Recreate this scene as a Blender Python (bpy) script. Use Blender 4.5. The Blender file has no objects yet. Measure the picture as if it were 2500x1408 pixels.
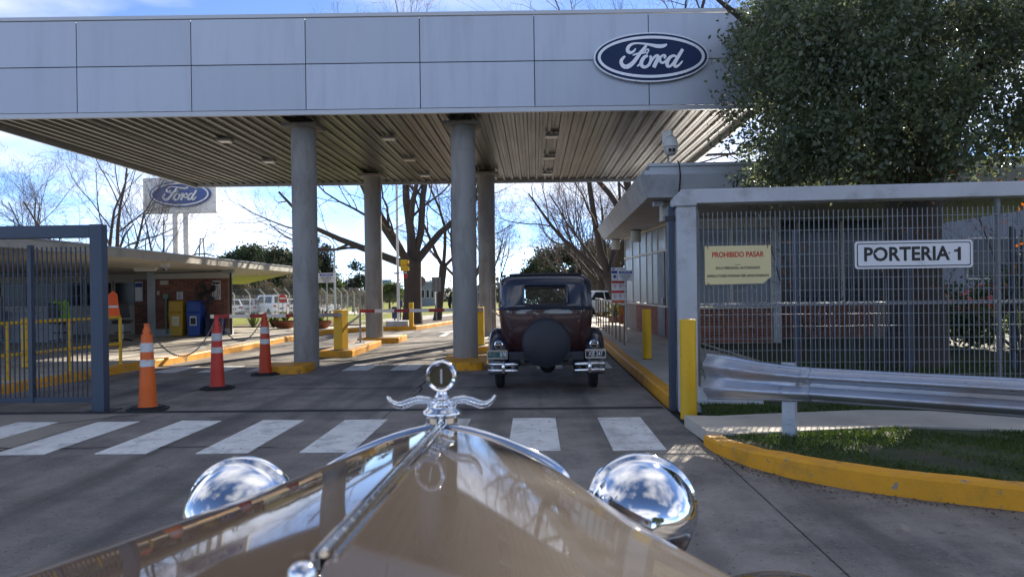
import bpy, bmesh, math, random
import numpy as np
from mathutils import Vector, Matrix
R = math.radians
random.seed(7)
S = bpy.context.scene
C = S.collection

# ------------------------------------------------------------------ camera
F, CX, CY, HC = 1850.0, 1250.0, 704.0, 1.55          # focal length (photo pixels), centre, eye height
YAW, PIT, ROL = R(1.703), 0.00176, 0.0137
fwd = Vector((-math.sin(YAW)*math.cos(PIT), math.cos(YAW)*math.cos(PIT), -math.sin(PIT)))
rt0 = Vector((math.cos(YAW), math.sin(YAW), 0)); up0 = rt0.cross(fwd)
rt = rt0*math.cos(ROL) - up0*math.sin(ROL); up = up0*math.cos(ROL) + rt0*math.sin(ROL)
cam_d = bpy.data.cameras.new('camera'); cam = bpy.data.objects.new('camera', cam_d); C.objects.link(cam)
M = Matrix((rt, up, -fwd)).transposed().to_4x4(); M.translation = Vector((0, 0, HC))
cam.matrix_world = M
cam_d.sensor_width = 36; cam_d.lens = F/2500*36; cam_d.clip_start = 0.05; cam_d.clip_end = 6000
cam_d.dof.use_dof = True; cam_d.dof.focus_distance = 13.0; cam_d.dof.aperture_fstop = 6.3
S.camera = cam

# ------------------------------------------------------------------ world, sun, exposure
SUN_AZ, SUN_EL = R(21.5), R(27.0)                    # clockwise from +Y, above the horizon
W = bpy.data.worlds.new('World'); S.world = W; W.use_nodes = True
wn, wl = W.node_tree.nodes, W.node_tree.links
bg = wn['Background']; bg.inputs['Strength'].default_value = 0.15
sky = wn.new('ShaderNodeTexSky'); sky.sky_type = 'NISHITA'; sky.sun_disc = False
sky.sun_elevation = SUN_EL; sky.sun_rotation = SUN_AZ; sky.air_density = 0.36; sky.dust_density = 0.02; sky.ozone_density = 2.0; sky.altitude = 1200
tc = wn.new('ShaderNodeTexCoord'); sp = wn.new('ShaderNodeSeparateXYZ'); wl.new(tc.outputs['Generated'], sp.inputs[0])
def wm(op, a, b=None, clamp=False):
    n = wn.new('ShaderNodeMath'); n.operation = op; n.use_clamp = clamp
    for i, v in enumerate((a, b)):
        if v is None: continue
        if isinstance(v, (int, float)): n.inputs[i].default_value = v
        else: wl.new(v, n.inputs[i])
    return n.outputs[0]
zz = wm('ADD', wm('MAXIMUM', sp.outputs['Z'], 0.0), 0.16)
cb = wn.new('ShaderNodeCombineXYZ')
wl.new(wm('DIVIDE', sp.outputs['X'], zz), cb.inputs[0]); wl.new(wm('DIVIDE', sp.outputs['Y'], zz), cb.inputs[1])
nz = wn.new('ShaderNodeTexNoise'); nz.inputs['Scale'].default_value = 0.75; nz.inputs['Detail'].default_value = 9
nz.inputs['Roughness'].default_value = 0.52; nz.inputs['Distortion'].default_value = 0.25
mp = wn.new('ShaderNodeMapping'); mp.inputs['Location'].default_value = (9.15, 5.4, 0); wl.new(cb.outputs[0], mp.inputs[0]); wl.new(mp.outputs[0], nz.inputs['Vector'])
rp = wn.new('ShaderNodeValToRGB'); rp.color_ramp.elements[0].position = 0.45; rp.color_ramp.elements[1].position = 0.62
wl.new(nz.outputs['Fac'], rp.inputs[0])
mx = wn.new('ShaderNodeMix'); mx.data_type = 'RGBA'
cloud = wn.new('ShaderNodeMix'); cloud.data_type = 'RGBA'; cloud.blend_type = 'MIX'
cloud.inputs[0].default_value = 0.8
wl.new(sky.outputs[0], cloud.inputs[6]); cloud.inputs[7].default_value = (4.9, 4.75, 4.55, 1)
wl.new(wm('MULTIPLY', rp.outputs[0], 0.85), mx.inputs[0])
wl.new(sky.outputs[0], mx.inputs[6]); wl.new(cloud.outputs[2], mx.inputs[7]); wl.new(mx.outputs[2], bg.inputs['Color'])
sd = bpy.data.lights.new('sun', 'SUN'); sd.energy = 5.0; sd.angle = R(0.55); sd.color = (1.0, 0.9, 0.76)
so = bpy.data.objects.new('sun', sd); C.objects.link(so)
sdir = Vector((math.sin(SUN_AZ)*math.cos(SUN_EL), math.cos(SUN_AZ)*math.cos(SUN_EL), math.sin(SUN_EL)))
so.rotation_euler = sdir.to_track_quat('Z', 'Y').to_euler(); so.location = (10, 20, 30)
S.view_settings.view_transform = 'Standard'; S.view_settings.look = 'None'; S.view_settings.gamma = 1.0
S.view_settings.exposure = 1.3; S.view_settings.use_curve_mapping = False
S.render.engine = 'CYCLES'
cy = S.cycles; cy.use_denoising = True; cy.max_bounces = 7; cy.diffuse_bounces = 3; cy.glossy_bounces = 4
cy.transmission_bounces = 6; cy.transparent_max_bounces = 12; cy.sample_clamp_indirect = 6.0; cy.caustics_reflective = False; cy.caustics_refractive = False

# pixel -> world helpers (photo pixels, used to lay things out at their real distance)
def ray(px, py):
    return rt*((px-CX)/F) - up*((py-CY)/F) + fwd
def gp(px, py, z=0.0):                               # point on a level at height z
    d = ray(px, py); t = (z-HC)/d.z; return Vector((d.x*t, d.y*t, z))
def at(px, py, Y):                                   # point at world distance Y
    d = ray(px, py); t = Y/d.y; return Vector((d.x*t, Y, HC+d.z*t))
def gz(Y):                                           # the ground falls away gently beyond the gate
    return 0.0 if Y < 28 else -0.02*(min(Y, 110)-28)

# ------------------------------------------------------------------ materials
MATS = {}
def mat(name, col, rough=0.6, metal=0.0, var=0.12, scale=2.5, bump=0.0, bscale=60.0, coat=0.0, spec=0.5, rand=0.0,
        dirt=None, dscale=1.2, dlo=0.5, dhi=0.7, trans=0.0, alpha=1.0, stretch=(1, 1, 1), local=False, transl=0.0, speck=None):
    m = bpy.data.materials.new(name); m.use_nodes = True; MATS[name] = m
    n, l = m.node_tree.nodes, m.node_tree.links
    b = n['Principled BSDF']
    b.inputs['Roughness'].default_value = rough; b.inputs['Metallic'].default_value = metal
    b.inputs['Coat Weight'].default_value = coat; b.inputs['Coat Roughness'].default_value = 0.04
    b.inputs['Specular IOR Level'].default_value = spec
    b.inputs['Transmission Weight'].default_value = trans; b.inputs['Alpha'].default_value = alpha
    if local:
        t = n.new('ShaderNodeTexCoord'); pos = t.outputs['Object']
    else:
        t = n.new('ShaderNodeNewGeometry'); pos = t.outputs['Position']
    mp = n.new('ShaderNodeMapping'); mp.inputs['Scale'].default_value = stretch; l.new(pos, mp.inputs[0]); pos = mp.outputs[0]
    cur = None
    if var > 0:
        nz = n.new('ShaderNodeTexNoise'); nz.inputs['Scale'].default_value = scale; nz.inputs['Detail'].default_value = 8
        nz.inputs['Roughness'].default_value = 0.62; l.new(pos, nz.inputs['Vector'])
        mr = n.new('ShaderNodeMapRange'); mr.inputs[1].default_value = 0.25; mr.inputs[2].default_value = 0.75
        mr.inputs[3].default_value = 1-var; mr.inputs[4].default_value = 1+var; l.new(nz.outputs['Fac'], mr.inputs[0])
        fac = mr.outputs[0]
        if rand > 0:
            oi = n.new('ShaderNodeObjectInfo'); mr2 = n.new('ShaderNodeMapRange'); mr2.inputs[3].default_value = 1-rand; mr2.inputs[4].default_value = 1+rand
            l.new(oi.outputs['Random'], mr2.inputs[0])
            mu = n.new('ShaderNodeMath'); mu.operation = 'MULTIPLY'; l.new(fac, mu.inputs[0]); l.new(mr2.outputs[0], mu.inputs[1]); fac = mu.outputs[0]
        hs = n.new('ShaderNodeHueSaturation'); hs.inputs['Color'].default_value = (*col, 1); l.new(fac, hs.inputs['Value']); cur = hs.outputs[0]
        # roughness follows the same noise a little
        mr3 = n.new('ShaderNodeMapRange'); mr3.inputs[1].default_value = 0.3; mr3.inputs[2].default_value = 0.7
        mr3.inputs[3].default_value = max(0.02, rough*0.85); mr3.inputs[4].default_value = min(1, rough*1.15); l.new(nz.outputs['Fac'], mr3.inputs[0]); l.new(mr3.outputs[0], b.inputs['Roughness'])
    if dirt:
        dn = n.new('ShaderNodeTexNoise'); dn.inputs['Scale'].default_value = dscale; dn.inputs['Detail'].default_value = 10; dn.inputs['Roughness'].default_value = 0.7
        l.new(pos, dn.inputs['Vector'])
        dr = n.new('ShaderNodeMapRange'); dr.inputs[1].default_value = dlo; dr.inputs[2].default_value = dhi; l.new(dn.outputs['Fac'], dr.inputs[0])
        dm = n.new('ShaderNodeMix'); dm.data_type = 'RGBA'; l.new(dr.outputs[0], dm.inputs[0])
        if cur: l.new(cur, dm.inputs[6])
        else: dm.inputs[6].default_value = (*col, 1)
        dm.inputs[7].default_value = (*dirt, 1); cur = dm.outputs[2]
    if speck:
        for sc_, ss_, s0, s1 in ([speck] if not isinstance(speck, list) else speck):
            dn = n.new('ShaderNodeTexNoise'); dn.inputs['Scale'].default_value = ss_; dn.inputs['Detail'].default_value = 4; dn.inputs['Roughness'].default_value = 0.6; l.new(pos, dn.inputs['Vector'])
            dr = n.new('ShaderNodeMapRange'); dr.inputs[1].default_value = s0; dr.inputs[2].default_value = s1; l.new(dn.outputs['Fac'], dr.inputs[0])
            dm = n.new('ShaderNodeMix'); dm.data_type = 'RGBA'; l.new(dr.outputs[0], dm.inputs[0]); l.new(cur, dm.inputs[6]); dm.inputs[7].default_value = (*sc_, 1); cur = dm.outputs[2]
    if cur: l.new(cur, b.inputs['Base Color'])
    else: b.inputs['Base Color'].default_value = (*col, 1)
    if bump > 0:
        bn = n.new('ShaderNodeTexNoise'); bn.inputs['Scale'].default_value = bscale; bn.inputs['Detail'].default_value = 5; l.new(pos, bn.inputs['Vector'])
        bp = n.new('ShaderNodeBump'); bp.inputs['Strength'].default_value = bump; bp.inputs['Distance'].default_value = 0.02
        l.new(bn.outputs['Fac'], bp.inputs['Height']); l.new(bp.outputs[0], b.inputs['Normal'])
    if transl > 0:
        tr = n.new('ShaderNodeBsdfTranslucent'); ms = n.new('ShaderNodeMixShader'); ms.inputs[0].default_value = transl
        if cur:
            hs2 = n.new('ShaderNodeHueSaturation'); hs2.inputs['Value'].default_value = 1.8; hs2.inputs['Saturation'].default_value = 1.15; hs2.inputs['Hue'].default_value = 0.485
            l.new(cur, hs2.inputs['Color']); l.new(hs2.outputs[0], tr.inputs['Color'])
        l.new(b.outputs[0], ms.inputs[1]); l.new(tr.outputs[0], ms.inputs[2]); l.new(ms.outputs[0], n['Material Output'].inputs[0])
    return m
def striped(name, c1, c2, axis, period, duty, rough=0.5):
    """two paints in bands along a local axis"""
    m = mat(name, c1, rough, var=0)
    n, l = m.node_tree.nodes, m.node_tree.links; b = n['Principled BSDF']
    t = n.new('ShaderNodeTexCoord'); s = n.new('ShaderNodeSeparateXYZ'); l.new(t.outputs['Object'], s.inputs[0])
    d = n.new('ShaderNodeMath'); d.operation = 'DIVIDE'; d.inputs[1].default_value = period; l.new(s.outputs[axis], d.inputs[0])
    f = n.new('ShaderNodeMath'); f.operation = 'FRACT'; l.new(d.outputs[0], f.inputs[0])
    g = n.new('ShaderNodeMath'); g.operation = 'GREATER_THAN'; g.inputs[1].default_value = duty; l.new(f.outputs[0], g.inputs[0])
    x = n.new('ShaderNodeMix'); x.data_type = 'RGBA'; l.new(g.outputs[0], x.inputs[0]); x.inputs[6].default_value = (*c1, 1); x.inputs[7].default_value = (*c2, 1)
    l.new(x.outputs[2], b.inputs['Base Color'])
    return m
def rgb(r, g, b):
    f = lambda c: ((c/255+0.055)/1.055)**2.4 if c > 10 else c/255/12.92
    return (f(r), f(g), f(b))

M_ROAD = mat('road_concrete', (0.255, 0.232, 0.205), 0.8, spec=0.3, var=0.34, scale=2.2, bump=0.5, bscale=70, rand=0.15, dirt=(0.075, 0.075, 0.077), dscale=0.7, dlo=0.46, dhi=0.72, speck=[((0.30, 0.29, 0.27), 38, 0.60, 0.68), ((0.07, 0.07, 0.07), 26, 0.60, 0.70), ((0.05, 0.05, 0.052), 2.6, 0.66, 0.74)])
def streaks(m, col, scale, lo, hi, amt):
    # wheel paths: long soft bands along the lane
    n, l = m.node_tree.nodes, m.node_tree.links; b = n['Principled BSDF']; src = b.inputs['Base Color'].links[0].from_socket
    g = n.new('ShaderNodeNewGeometry'); mp = n.new('ShaderNodeMapping'); mp.inputs['Scale'].default_value = scale; l.new(g.outputs['Position'], mp.inputs[0])
    z = n.new('ShaderNodeTexNoise'); z.inputs['Scale'].default_value = 1.0; z.inputs['Detail'].default_value = 6; l.new(mp.outputs[0], z.inputs['Vector'])
    r = n.new('ShaderNodeMapRange'); r.inputs[1].default_value = lo; r.inputs[2].default_value = hi; r.inputs[4].default_value = amt; l.new(z.outputs['Fac'], r.inputs[0])
    x = n.new('ShaderNodeMix'); x.data_type = 'RGBA'; l.new(r.outputs[0], x.inputs[0]); l.new(src, x.inputs[6]); x.inputs[7].default_value = (*col, 1); l.new(x.outputs[2], b.inputs['Base Color'])
streaks(M_ROAD, (0.06, 0.058, 0.056), (1.7, 0.07, 1), 0.48, 0.66, 0.6)
streaks(M_ROAD, (0.33, 0.31, 0.28), (3.0, 0.5, 1), 0.56, 0.74, 0.45)
M_JOINT = mat('joint_tar', (0.025, 0.025, 0.025), 0.9)
M_SUNPATCH = mat('light_concrete', (0.30, 0.27, 0.225), 0.85, var=0.2, scale=1.8, bump=0.3, bscale=90, rand=0.06, dirt=(0.15, 0.14, 0.12), dscale=0.9)  # paler road concrete with sunlight put into its colour
M_WALK = mat('sidewalk_concrete', (0.52, 0.48, 0.41), 0.88, var=0.16, scale=1.5, bump=0.25, bscale=80, rand=0.05, dirt=(0.3, 0.28, 0.245), dscale=0.8, dlo=0.5, dhi=0.75)
M_PAINT = mat('road_paint_white', (0.78, 0.78, 0.75), 0.7, var=0.12, scale=5, bump=0.2, bscale=90, dirt=(0.3, 0.3, 0.29), dscale=3.5, dlo=0.5, dhi=0.75, speck=[((0.17, 0.17, 0.165), 16, 0.655, 0.68), ((0.19, 0.19, 0.185), 5, 0.67, 0.70)])
streaks(M_PAINT, (0.22, 0.21, 0.195), (1.6, 0.3, 1), 0.54, 0.68, 0.75)
M_YEL = mat('kerb_paint_yellow', (0.78, 0.35, 0.012), 0.6, var=0.14, scale=3, bump=0.2, bscale=60, dirt=(0.42, 0.22, 0.04), dscale=4, dlo=0.5, dhi=0.75, speck=[((0.3, 0.26, 0.2), 13, 0.64, 0.68), ((0.16, 0.11, 0.05), 3.3, 0.62, 0.74)])
M_YELP = mat('post_paint_yellow', (0.74, 0.43, 0.01), 0.45, var=0.1, scale=3, dirt=(0.4, 0.27, 0.06), dscale=6, dlo=0.6, dhi=0.8)
M_SOIL = mat('soil', (0.13, 0.1, 0.07), 0.95, var=0.3, scale=2, bump=0.4, bscale=20)
M_GRASS = mat('lawn_grass', (0.185, 0.205, 0.04), 0.95, spec=0.08, var=0.45, scale=1.2, bump=0.5, bscale=9, dirt=(0.19, 0.18, 0.06), dscale=0.35, dlo=0.5, dhi=0.75)
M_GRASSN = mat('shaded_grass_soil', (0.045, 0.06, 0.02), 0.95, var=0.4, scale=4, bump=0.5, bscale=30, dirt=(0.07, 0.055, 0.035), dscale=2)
M_BLADE = mat('grass_blade', (0.06, 0.10, 0.022), 0.6, var=0.4, scale=2, transl=0.3)
M_FASC = mat('fascia_panel_metal', (0.44, 0.485, 0.56), 0.42, metal=0.25, var=0.05, scale=0.5, rand=0.07, bump=0.12, bscale=1.6, dirt=(0.37, 0.41, 0.475), dscale=1.6, dlo=0.48, dhi=0.8, stretch=(2.2, 2.2, 0.22))
M_TRIM = mat('fascia_trim', (0.45, 0.47, 0.5), 0.4, metal=0.3, var=0.08)
M_DARK = mat('dark_steel', (0.03, 0.032, 0.036), 0.5)
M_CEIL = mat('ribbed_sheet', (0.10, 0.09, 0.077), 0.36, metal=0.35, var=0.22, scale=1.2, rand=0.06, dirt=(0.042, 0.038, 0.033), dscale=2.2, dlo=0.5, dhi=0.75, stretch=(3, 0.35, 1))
M_COL = mat('column_concrete', (0.34, 0.33, 0.31), 0.85, var=0.16, scale=1.5, bump=0.25, bscale=30, dirt=(0.20, 0.185, 0.16), dscale=2.2, dlo=0.46, dhi=0.7, stretch=(1, 1, 0.3), speck=[((0.12, 0.11, 0.10), 18, 0.66, 0.72)])
M_PORT = mat('painted_concrete', (0.48, 0.50, 0.53), 0.8, var=0.14, scale=2, bump=0.2, bscale=25, dirt=(0.25, 0.25, 0.25), dscale=2.2, dlo=0.52, dhi=0.75)
M_GATE = mat('gate_blue_paint', (0.05, 0.072, 0.11), 0.5, var=0.1)
M_WIRE = mat('galvanised_wire', (0.21, 0.225, 0.25), 0.45, metal=0.5, var=0.1)
M_GALV = mat('galvanised_steel', (0.46, 0.49, 0.55), 0.42, metal=0.75, var=0.25, scale=4, bump=0.08, bscale=25, dirt=(0.30, 0.21, 0.14), dscale=2.0, dlo=0.52, dhi=0.74, speck=((0.2, 0.21, 0.23), 30, 0.62, 0.7), stretch=(0.5, 0.5, 3))
M_STEEL = mat('steel_tube', (0.30, 0.30, 0.29), 0.4, metal=0.6)
M_WHITE = mat('white_paint', (0.74, 0.74, 0.72), 0.5, var=0.05)
M_OFFW = mat('offwhite_paint', (0.55, 0.53, 0.47), 0.6, var=0.08, scale=1.5)
M_BRICK = mat('red_brick', (0.23, 0.085, 0.055), 0.88, var=0.25, scale=9, bump=0.35, bscale=70, rand=0.28)
M_MORT = mat('mortar', (0.26, 0.22, 0.19), 0.95, var=0.2)
M_BARK = mat('bark', (0.062, 0.05, 0.041), 0.92, var=0.35, scale=5, bump=0.9, bscale=14, stretch=(1, 1, 0.35))
M_TWIG = mat('twig_bark', (0.085, 0.068, 0.055), 0.9, var=0.2)
M_TWIGP = mat('pale_twig_bark', (0.16, 0.125, 0.10), 0.9, var=0.2)
M_LEAF = mat('glossy_leaf', (0.10, 0.125, 0.07), 0.28, var=0.6, scale=1.3, transl=0.4)
M_PINE = mat('pine_foliage', (0.035, 0.055, 0.02), 0.7, var=0.5, scale=0.6, transl=0.12)
M_CYP = mat('cypress_foliage', (0.025, 0.038, 0.02), 0.8, var=0.4, scale=0.8, transl=0.08)
M_BUSH = mat('bush_foliage', (0.07, 0.1, 0.03), 0.7, var=0.45, scale=0.9, transl=0.2)
M_DRY = mat('dry_brush_foliage', (0.13, 0.115, 0.075), 0.85, var=0.35, scale=0.8, transl=0.15)
M_AUT = mat('autumn_leaf', (0.35, 0.13, 0.03), 0.6, var=0.4, scale=4, transl=0.4)
M_ORC = mat('cone_orange', (0.72, 0.13, 0.012), 0.5, var=0.08, scale=4, dirt=(0.4, 0.1, 0.03), dscale=5, dlo=0.58, dhi=0.8)
M_ORR = mat('cone_red', (0.62, 0.05, 0.03), 0.5, var=0.08, scale=4, dirt=(0.38, 0.06, 0.04), dscale=5, dlo=0.58, dhi=0.8)
M_ORD = mat('cone_red_orange', (0.55, 0.055, 0.012), 0.5, var=0.08, scale=4)
M_BAND = mat('reflective_band', (0.62, 0.62, 0.62), 0.35, var=0.1, scale=9, dirt=(0.4, 0.38, 0.35), dscale=7)
M_RUB = mat('black_rubber', (0.018, 0.018, 0.02), 0.75, var=0.2)
M_CHR = mat('chrome', (0.82, 0.83, 0.85), 0.05, metal=1.0, var=0)
M_CHRD = mat('worn_chrome', (0.62, 0.62, 0.6), 0.14, metal=1.0, var=0.1, scale=20)
M_NAVY = mat('gloss_navy', (0.003, 0.006, 0.02), 0.4, var=0, coat=1.0)
M_MAR = mat('gloss_maroon', (0.032, 0.0035, 0.005), 0.4, var=0, coat=1.0)
M_BRN = mat('gloss_taupe_paint', (0.034, 0.025, 0.0215), 0.7, spec=0.03, var=0.06, scale=3, coat=0.8)
M_VIN = mat('black_vinyl', (0.02, 0.021, 0.024), 0.55, var=0.15, bump=0.15, bscale=200)
M_COVER = mat('navy_cover_vinyl', (0.013, 0.016, 0.026), 0.5, var=0.15, bump=0.08, bscale=60)
M_GLASS = mat('window_glass', (0.9, 0.93, 0.93), 0.02, var=0, trans=1.0)
M_GLASS.node_tree.nodes['Principled BSDF'].inputs['IOR'].default_value = 1.12
M_TINT = mat('aged_car_glass', (0.4, 0.42, 0.42), 0.03, var=0, trans=1.0); M_TINT.node_tree.nodes['Principled BSDF'].inputs['IOR'].default_value = 1.2
M_DGLASS = mat('dark_glass', (0.012, 0.015, 0.018), 0.06, var=0)
M_BGLASS = mat('office_glass', (0.03, 0.036, 0.042), 0.15, spec=0.25, var=0)
M_FROST = mat('grey_panel', (0.27, 0.29, 0.31), 0.35, var=0.08)
M_BLUEO = mat('logo_blue', rgb(20, 56, 128), 0.3, var=0.05, coat=0.4)
M_BLUED = mat('logo_dark_blue', (0.012, 0.032, 0.095), 0.5, spec=0.25, var=0.05)
M_LSILV = mat('logo_silver', (0.62, 0.65, 0.7), 0.3, metal=0.35, var=0.04)
M_CREAM = mat('sign_cream', (0.68, 0.58, 0.30), 0.45, var=0.06)
M_SIGNW = mat('sign_white', (0.72, 0.73, 0.75), 0.35, var=0.05, dirt=(0.5, 0.5, 0.52), dscale=6, dlo=0.6, dhi=0.75)
M_BLACK = mat('print_black', (0.012, 0.012, 0.014), 0.5, var=0)
M_REDP = mat('print_red', (0.5, 0.03, 0.02), 0.5, var=0)
M_BLUEP = mat('print_blue', rgb(40, 62, 150), 0.5, var=0)
M_ORGP = mat('print_orange', (0.62, 0.13, 0.02), 0.5, var=0)
M_GREYP = mat('print_grey', (0.2, 0.2, 0.21), 0.5, var=0)
M_SIGNB = mat('sign_back_metal', (0.17, 0.175, 0.18), 0.5, metal=0.3)
M_TERRA = mat('terracotta', (0.22, 0.075, 0.04), 0.85, var=0.2, scale=6)
M_BINY = mat('bin_yellow', (0.55, 0.33, 0.02), 0.45, var=0.08)
M_BINB = mat('bin_blue', (0.02, 0.07, 0.33), 0.45, var=0.08)
M_SKIN = mat('skin', (0.38, 0.2, 0.13), 0.55, var=0.05)
M_HAIR = mat('dark_hair', (0.02, 0.015, 0.012), 0.6, var=0.1)
M_CLOTH = mat('dark_uniform', (0.018, 0.02, 0.028), 0.85, var=0.2)
M_HIVIS = mat('hi_vis_green', (0.35, 0.75, 0.05), 0.7, var=0.1)
M_HIVO = mat('hi_vis_orange', (0.8, 0.12, 0.02), 0.7, var=0.1)
M_LAMP = mat('lamp_lens', (0.75, 0.76, 0.72), 0.3, var=0)
M_AMB = mat('dark_lens', (0.03, 0.018, 0.012), 0.15, var=0, coat=1)
M_TAIL = mat('tail_lens_red', (0.35, 0.01, 0.01), 0.15, var=0, coat=1)
M_CARW = mat('car_white', (0.72, 0.73, 0.74), 0.3, var=0, coat=0.8)
M_CARS = mat('car_silver', (0.42, 0.44, 0.46), 0.3, metal=0.4, var=0, coat=0.8)
M_CARR = mat('car_red', (0.42, 0.012, 0.012), 0.3, var=0, coat=0.8)
M_CARD = mat('car_dark', (0.03, 0.033, 0.04), 0.3, var=0, coat=0.8)
M_BLDG = mat('far_building_wall', (0.2, 0.22, 0.26), 0.8, var=0.08)
M_BLDW = mat('pale_building_wall', (0.5, 0.5, 0.48), 0.8, var=0.08)
M_ARM = striped('barrier_red_white', (0.72, 0.7, 0.66), (0.3, 0.02, 0.02), 0, 0.84, 0.56)

# ------------------------------------------------------------------ mesh builder
ABS = {}
class MB:
    def __init__(s): s.v = []; s.f = []
    def add(s, vs, fs):
        k = len(s.v); s.v += [tuple(p) for p in vs]; s.f += [tuple(i+k for i in f) for f in fs]; return s
    def box(s, x0, x1, y0, y1, z0, z1, top=None):
        t = top or (0, 0, 0, 0)                      # insets of the upper face x0,x1,y0,y1
        vs = [(x0, y0, z0), (x1, y0, z0), (x1, y1, z0), (x0, y1, z0), (x0+t[0], y0+t[2], z1), (x1-t[1], y0+t[2], z1), (x1-t[1], y1-t[3], z1), (x0+t[0], y1-t[3], z1)]
        return s.add(vs, [(3, 2, 1, 0), (4, 5, 6, 7), (0, 1, 5, 4), (1, 2, 6, 5), (2, 3, 7, 6), (3, 0, 4, 7)])
    def bar(s, a, b, w, h=None):                     # rectangular bar between two points
        a, b = Vector(a), Vector(b); h = h or w; d = (b-a).normalized()
        u = Vector((0, 0, 1)) if abs(d.z) < 0.9 else Vector((0, 1, 0)); x = d.cross(u).normalized(); y = x.cross(d).normalized()
        vs = [p + x*(i*w/2) + y*(j*h/2) for p in (a, b) for i, j in ((-1, -1), (1, -1), (1, 1), (-1, 1))]
        return s.add(vs, [(3, 2, 1, 0), (4, 5, 6, 7), (0, 1, 5, 4), (1, 2, 6, 5), (2, 3, 7, 6), (3, 0, 4, 7)])
    def tube(s, pts, rad, n=8, caps=True):
        pts = [Vector(p) for p in pts]; m = len(pts)
        if not isinstance(rad, (list, tuple)): rad = [rad]*m
        d0 = (pts[1]-pts[0]).normalized(); u = Vector((0, 0, 1)) if abs(d0.z) < 0.9 else Vector((1, 0, 0))
        x = d0.cross(u).normalized(); k = len(s.v); cs = [(math.cos(2*math.pi*i/n), math.sin(2*math.pi*i/n)) for i in range(n)]
        for i in range(m):
            d = (pts[min(i+1, m-1)]-pts[max(i-1, 0)])
            d = d.normalized() if d.length > 1e-9 else d0
            x = (x - d*x.dot(d)); x = x.normalized() if x.length > 1e-6 else d.orthogonal().normalized(); y = d.cross(x)
            for c, q in cs: s.v.append(tuple(pts[i] + x*(c*rad[i]) + y*(q*rad[i])))
        for i in range(m-1):
            for j in range(n):
                a = k+i*n+j; b = k+i*n+(j+1) % n; s.f.append((a, b, b+n, a+n))
        if caps: s.f.append(tuple(k+j for j in range(n-1, -1, -1))); s.f.append(tuple(k+(m-1)*n+j for j in range(n)))
        return s
    def cyl(s, p, r, z1, n=20, r1=None):             # upright
        return s.tube([p, (p[0], p[1], z1)], [r, r if r1 is None else r1], n)
    def lathe(s, prof, c=(0, 0, 0), axis='Z', n=24, sx=1.0, a0=0.0, caps=True):   # prof: (radius, along)
        k = len(s.v); c = Vector(c)
        for r, h in prof:
            for i in range(n):
                a = a0+2*math.pi*i/n; p, q = r*math.cos(a)*sx, r*math.sin(a)
                o = (p, q, h) if axis == 'Z' else ((p, h, q) if axis == 'Y' else (h, p, q))
                s.v.append(tuple(c+Vector(o)))
        m = len(prof)
        for i in range(m-1):
            for j in range(n):
                a = k+i*n+j; b = k+i*n+(j+1) % n; s.f.append((a, b, b+n, a+n) if axis != 'Y' else (a, a+n, b+n, b))
        if not caps: return s
        if prof[0][0] > 1e-6: s.f.append(tuple(k+j for j in range(n)))
        if prof[-1][0] > 1e-6: s.f.append(tuple(k+(m-1)*n+j for j in range(n)))
        return s
    def prism(s, poly, z0, z1):                      # plan polygon, upright
        n = len(poly); zf = z1 if callable(z1) else (lambda x, y: z1); zb = z0 if callable(z0) else (lambda x, y: z0)
        vs = [(x, y, zb(x, y)) for x, y in poly] + [(x, y, zf(x, y)) for x, y in poly]
        return s.add(vs, [tuple(range(n-1, -1, -1)), tuple(range(n, 2*n))] + [(i, (i+1) % n, n+(i+1) % n, n+i) for i in range(n)])
    def slab(s, poly, y0, y1):                       # x-z polygon, thickness along y
        n = len(poly); vs = [(x, y0, z) for x, z in poly] + [(x, y1, z) for x, z in poly]
        return s.add(vs, [tuple(range(n)), tuple(range(2*n-1, n-1, -1))] + [(i, n+i, n+(i+1) % n, (i+1) % n) for i in range(n)])
    def slabx(s, poly, x0, x1):                      # y-z polygon, thickness along x
        n = len(poly); vs = [(x0, y, z) for y, z in poly] + [(x1, y, z) for y, z in poly]
        return s.add(vs, [tuple(range(n-1, -1, -1)), tuple(range(n, 2*n))] + [(i, (i+1) % n, n+(i+1) % n, n+i) for i in range(n)])
    def sphere(s, c, rx, ry=None, rz=None, n=16, m=10):
        ry = ry or rx; rz = rz or rx; k = len(s.v)
        for i in range(m+1):
            t = math.pi*i/m; r = max(math.sin(t), 1e-4)
            for j in range(n): a = 2*math.pi*j/n; s.v.append((c[0]+rx*r*math.cos(a), c[1]+ry*r*math.sin(a), c[2]-rz*math.cos(t)))
        for i in range(m):
            for j in range(n): a = k+i*n+j; b = k+i*n+(j+1) % n; s.f.append((a, b, b+n, a+n))
        return s
    def rot(s, ang, c=(0, 0)):                       # turn everything so far about the upright through c
        ca, sa = math.cos(ang), math.sin(ang)
        s.v = [(c[0]+(x-c[0])*ca-(y-c[1])*sa, c[1]+(x-c[0])*sa+(y-c[1])*ca, z) for x, y, z in s.v]; return s
    def move(s, d): s.v = [(x+d[0], y+d[1], z+d[2]) for x, y, z in s.v]; return s
    def mesh(s, name, m, off=(0, 0, 0), smooth=False, angle=None):
        me = bpy.data.meshes.new(name)
        v = s.v if off == (0, 0, 0) else [(x-off[0], y-off[1], z-off[2]) for x, y, z in s.v]
        me.from_pydata(v, [], s.f); me.materials.append(m)
        if smooth:
            me.polygons.foreach_set('use_smooth', [True]*len(me.polygons))
            if angle: me.set_sharp_from_angle(angle=R(angle))
        me.update(); return me
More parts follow.
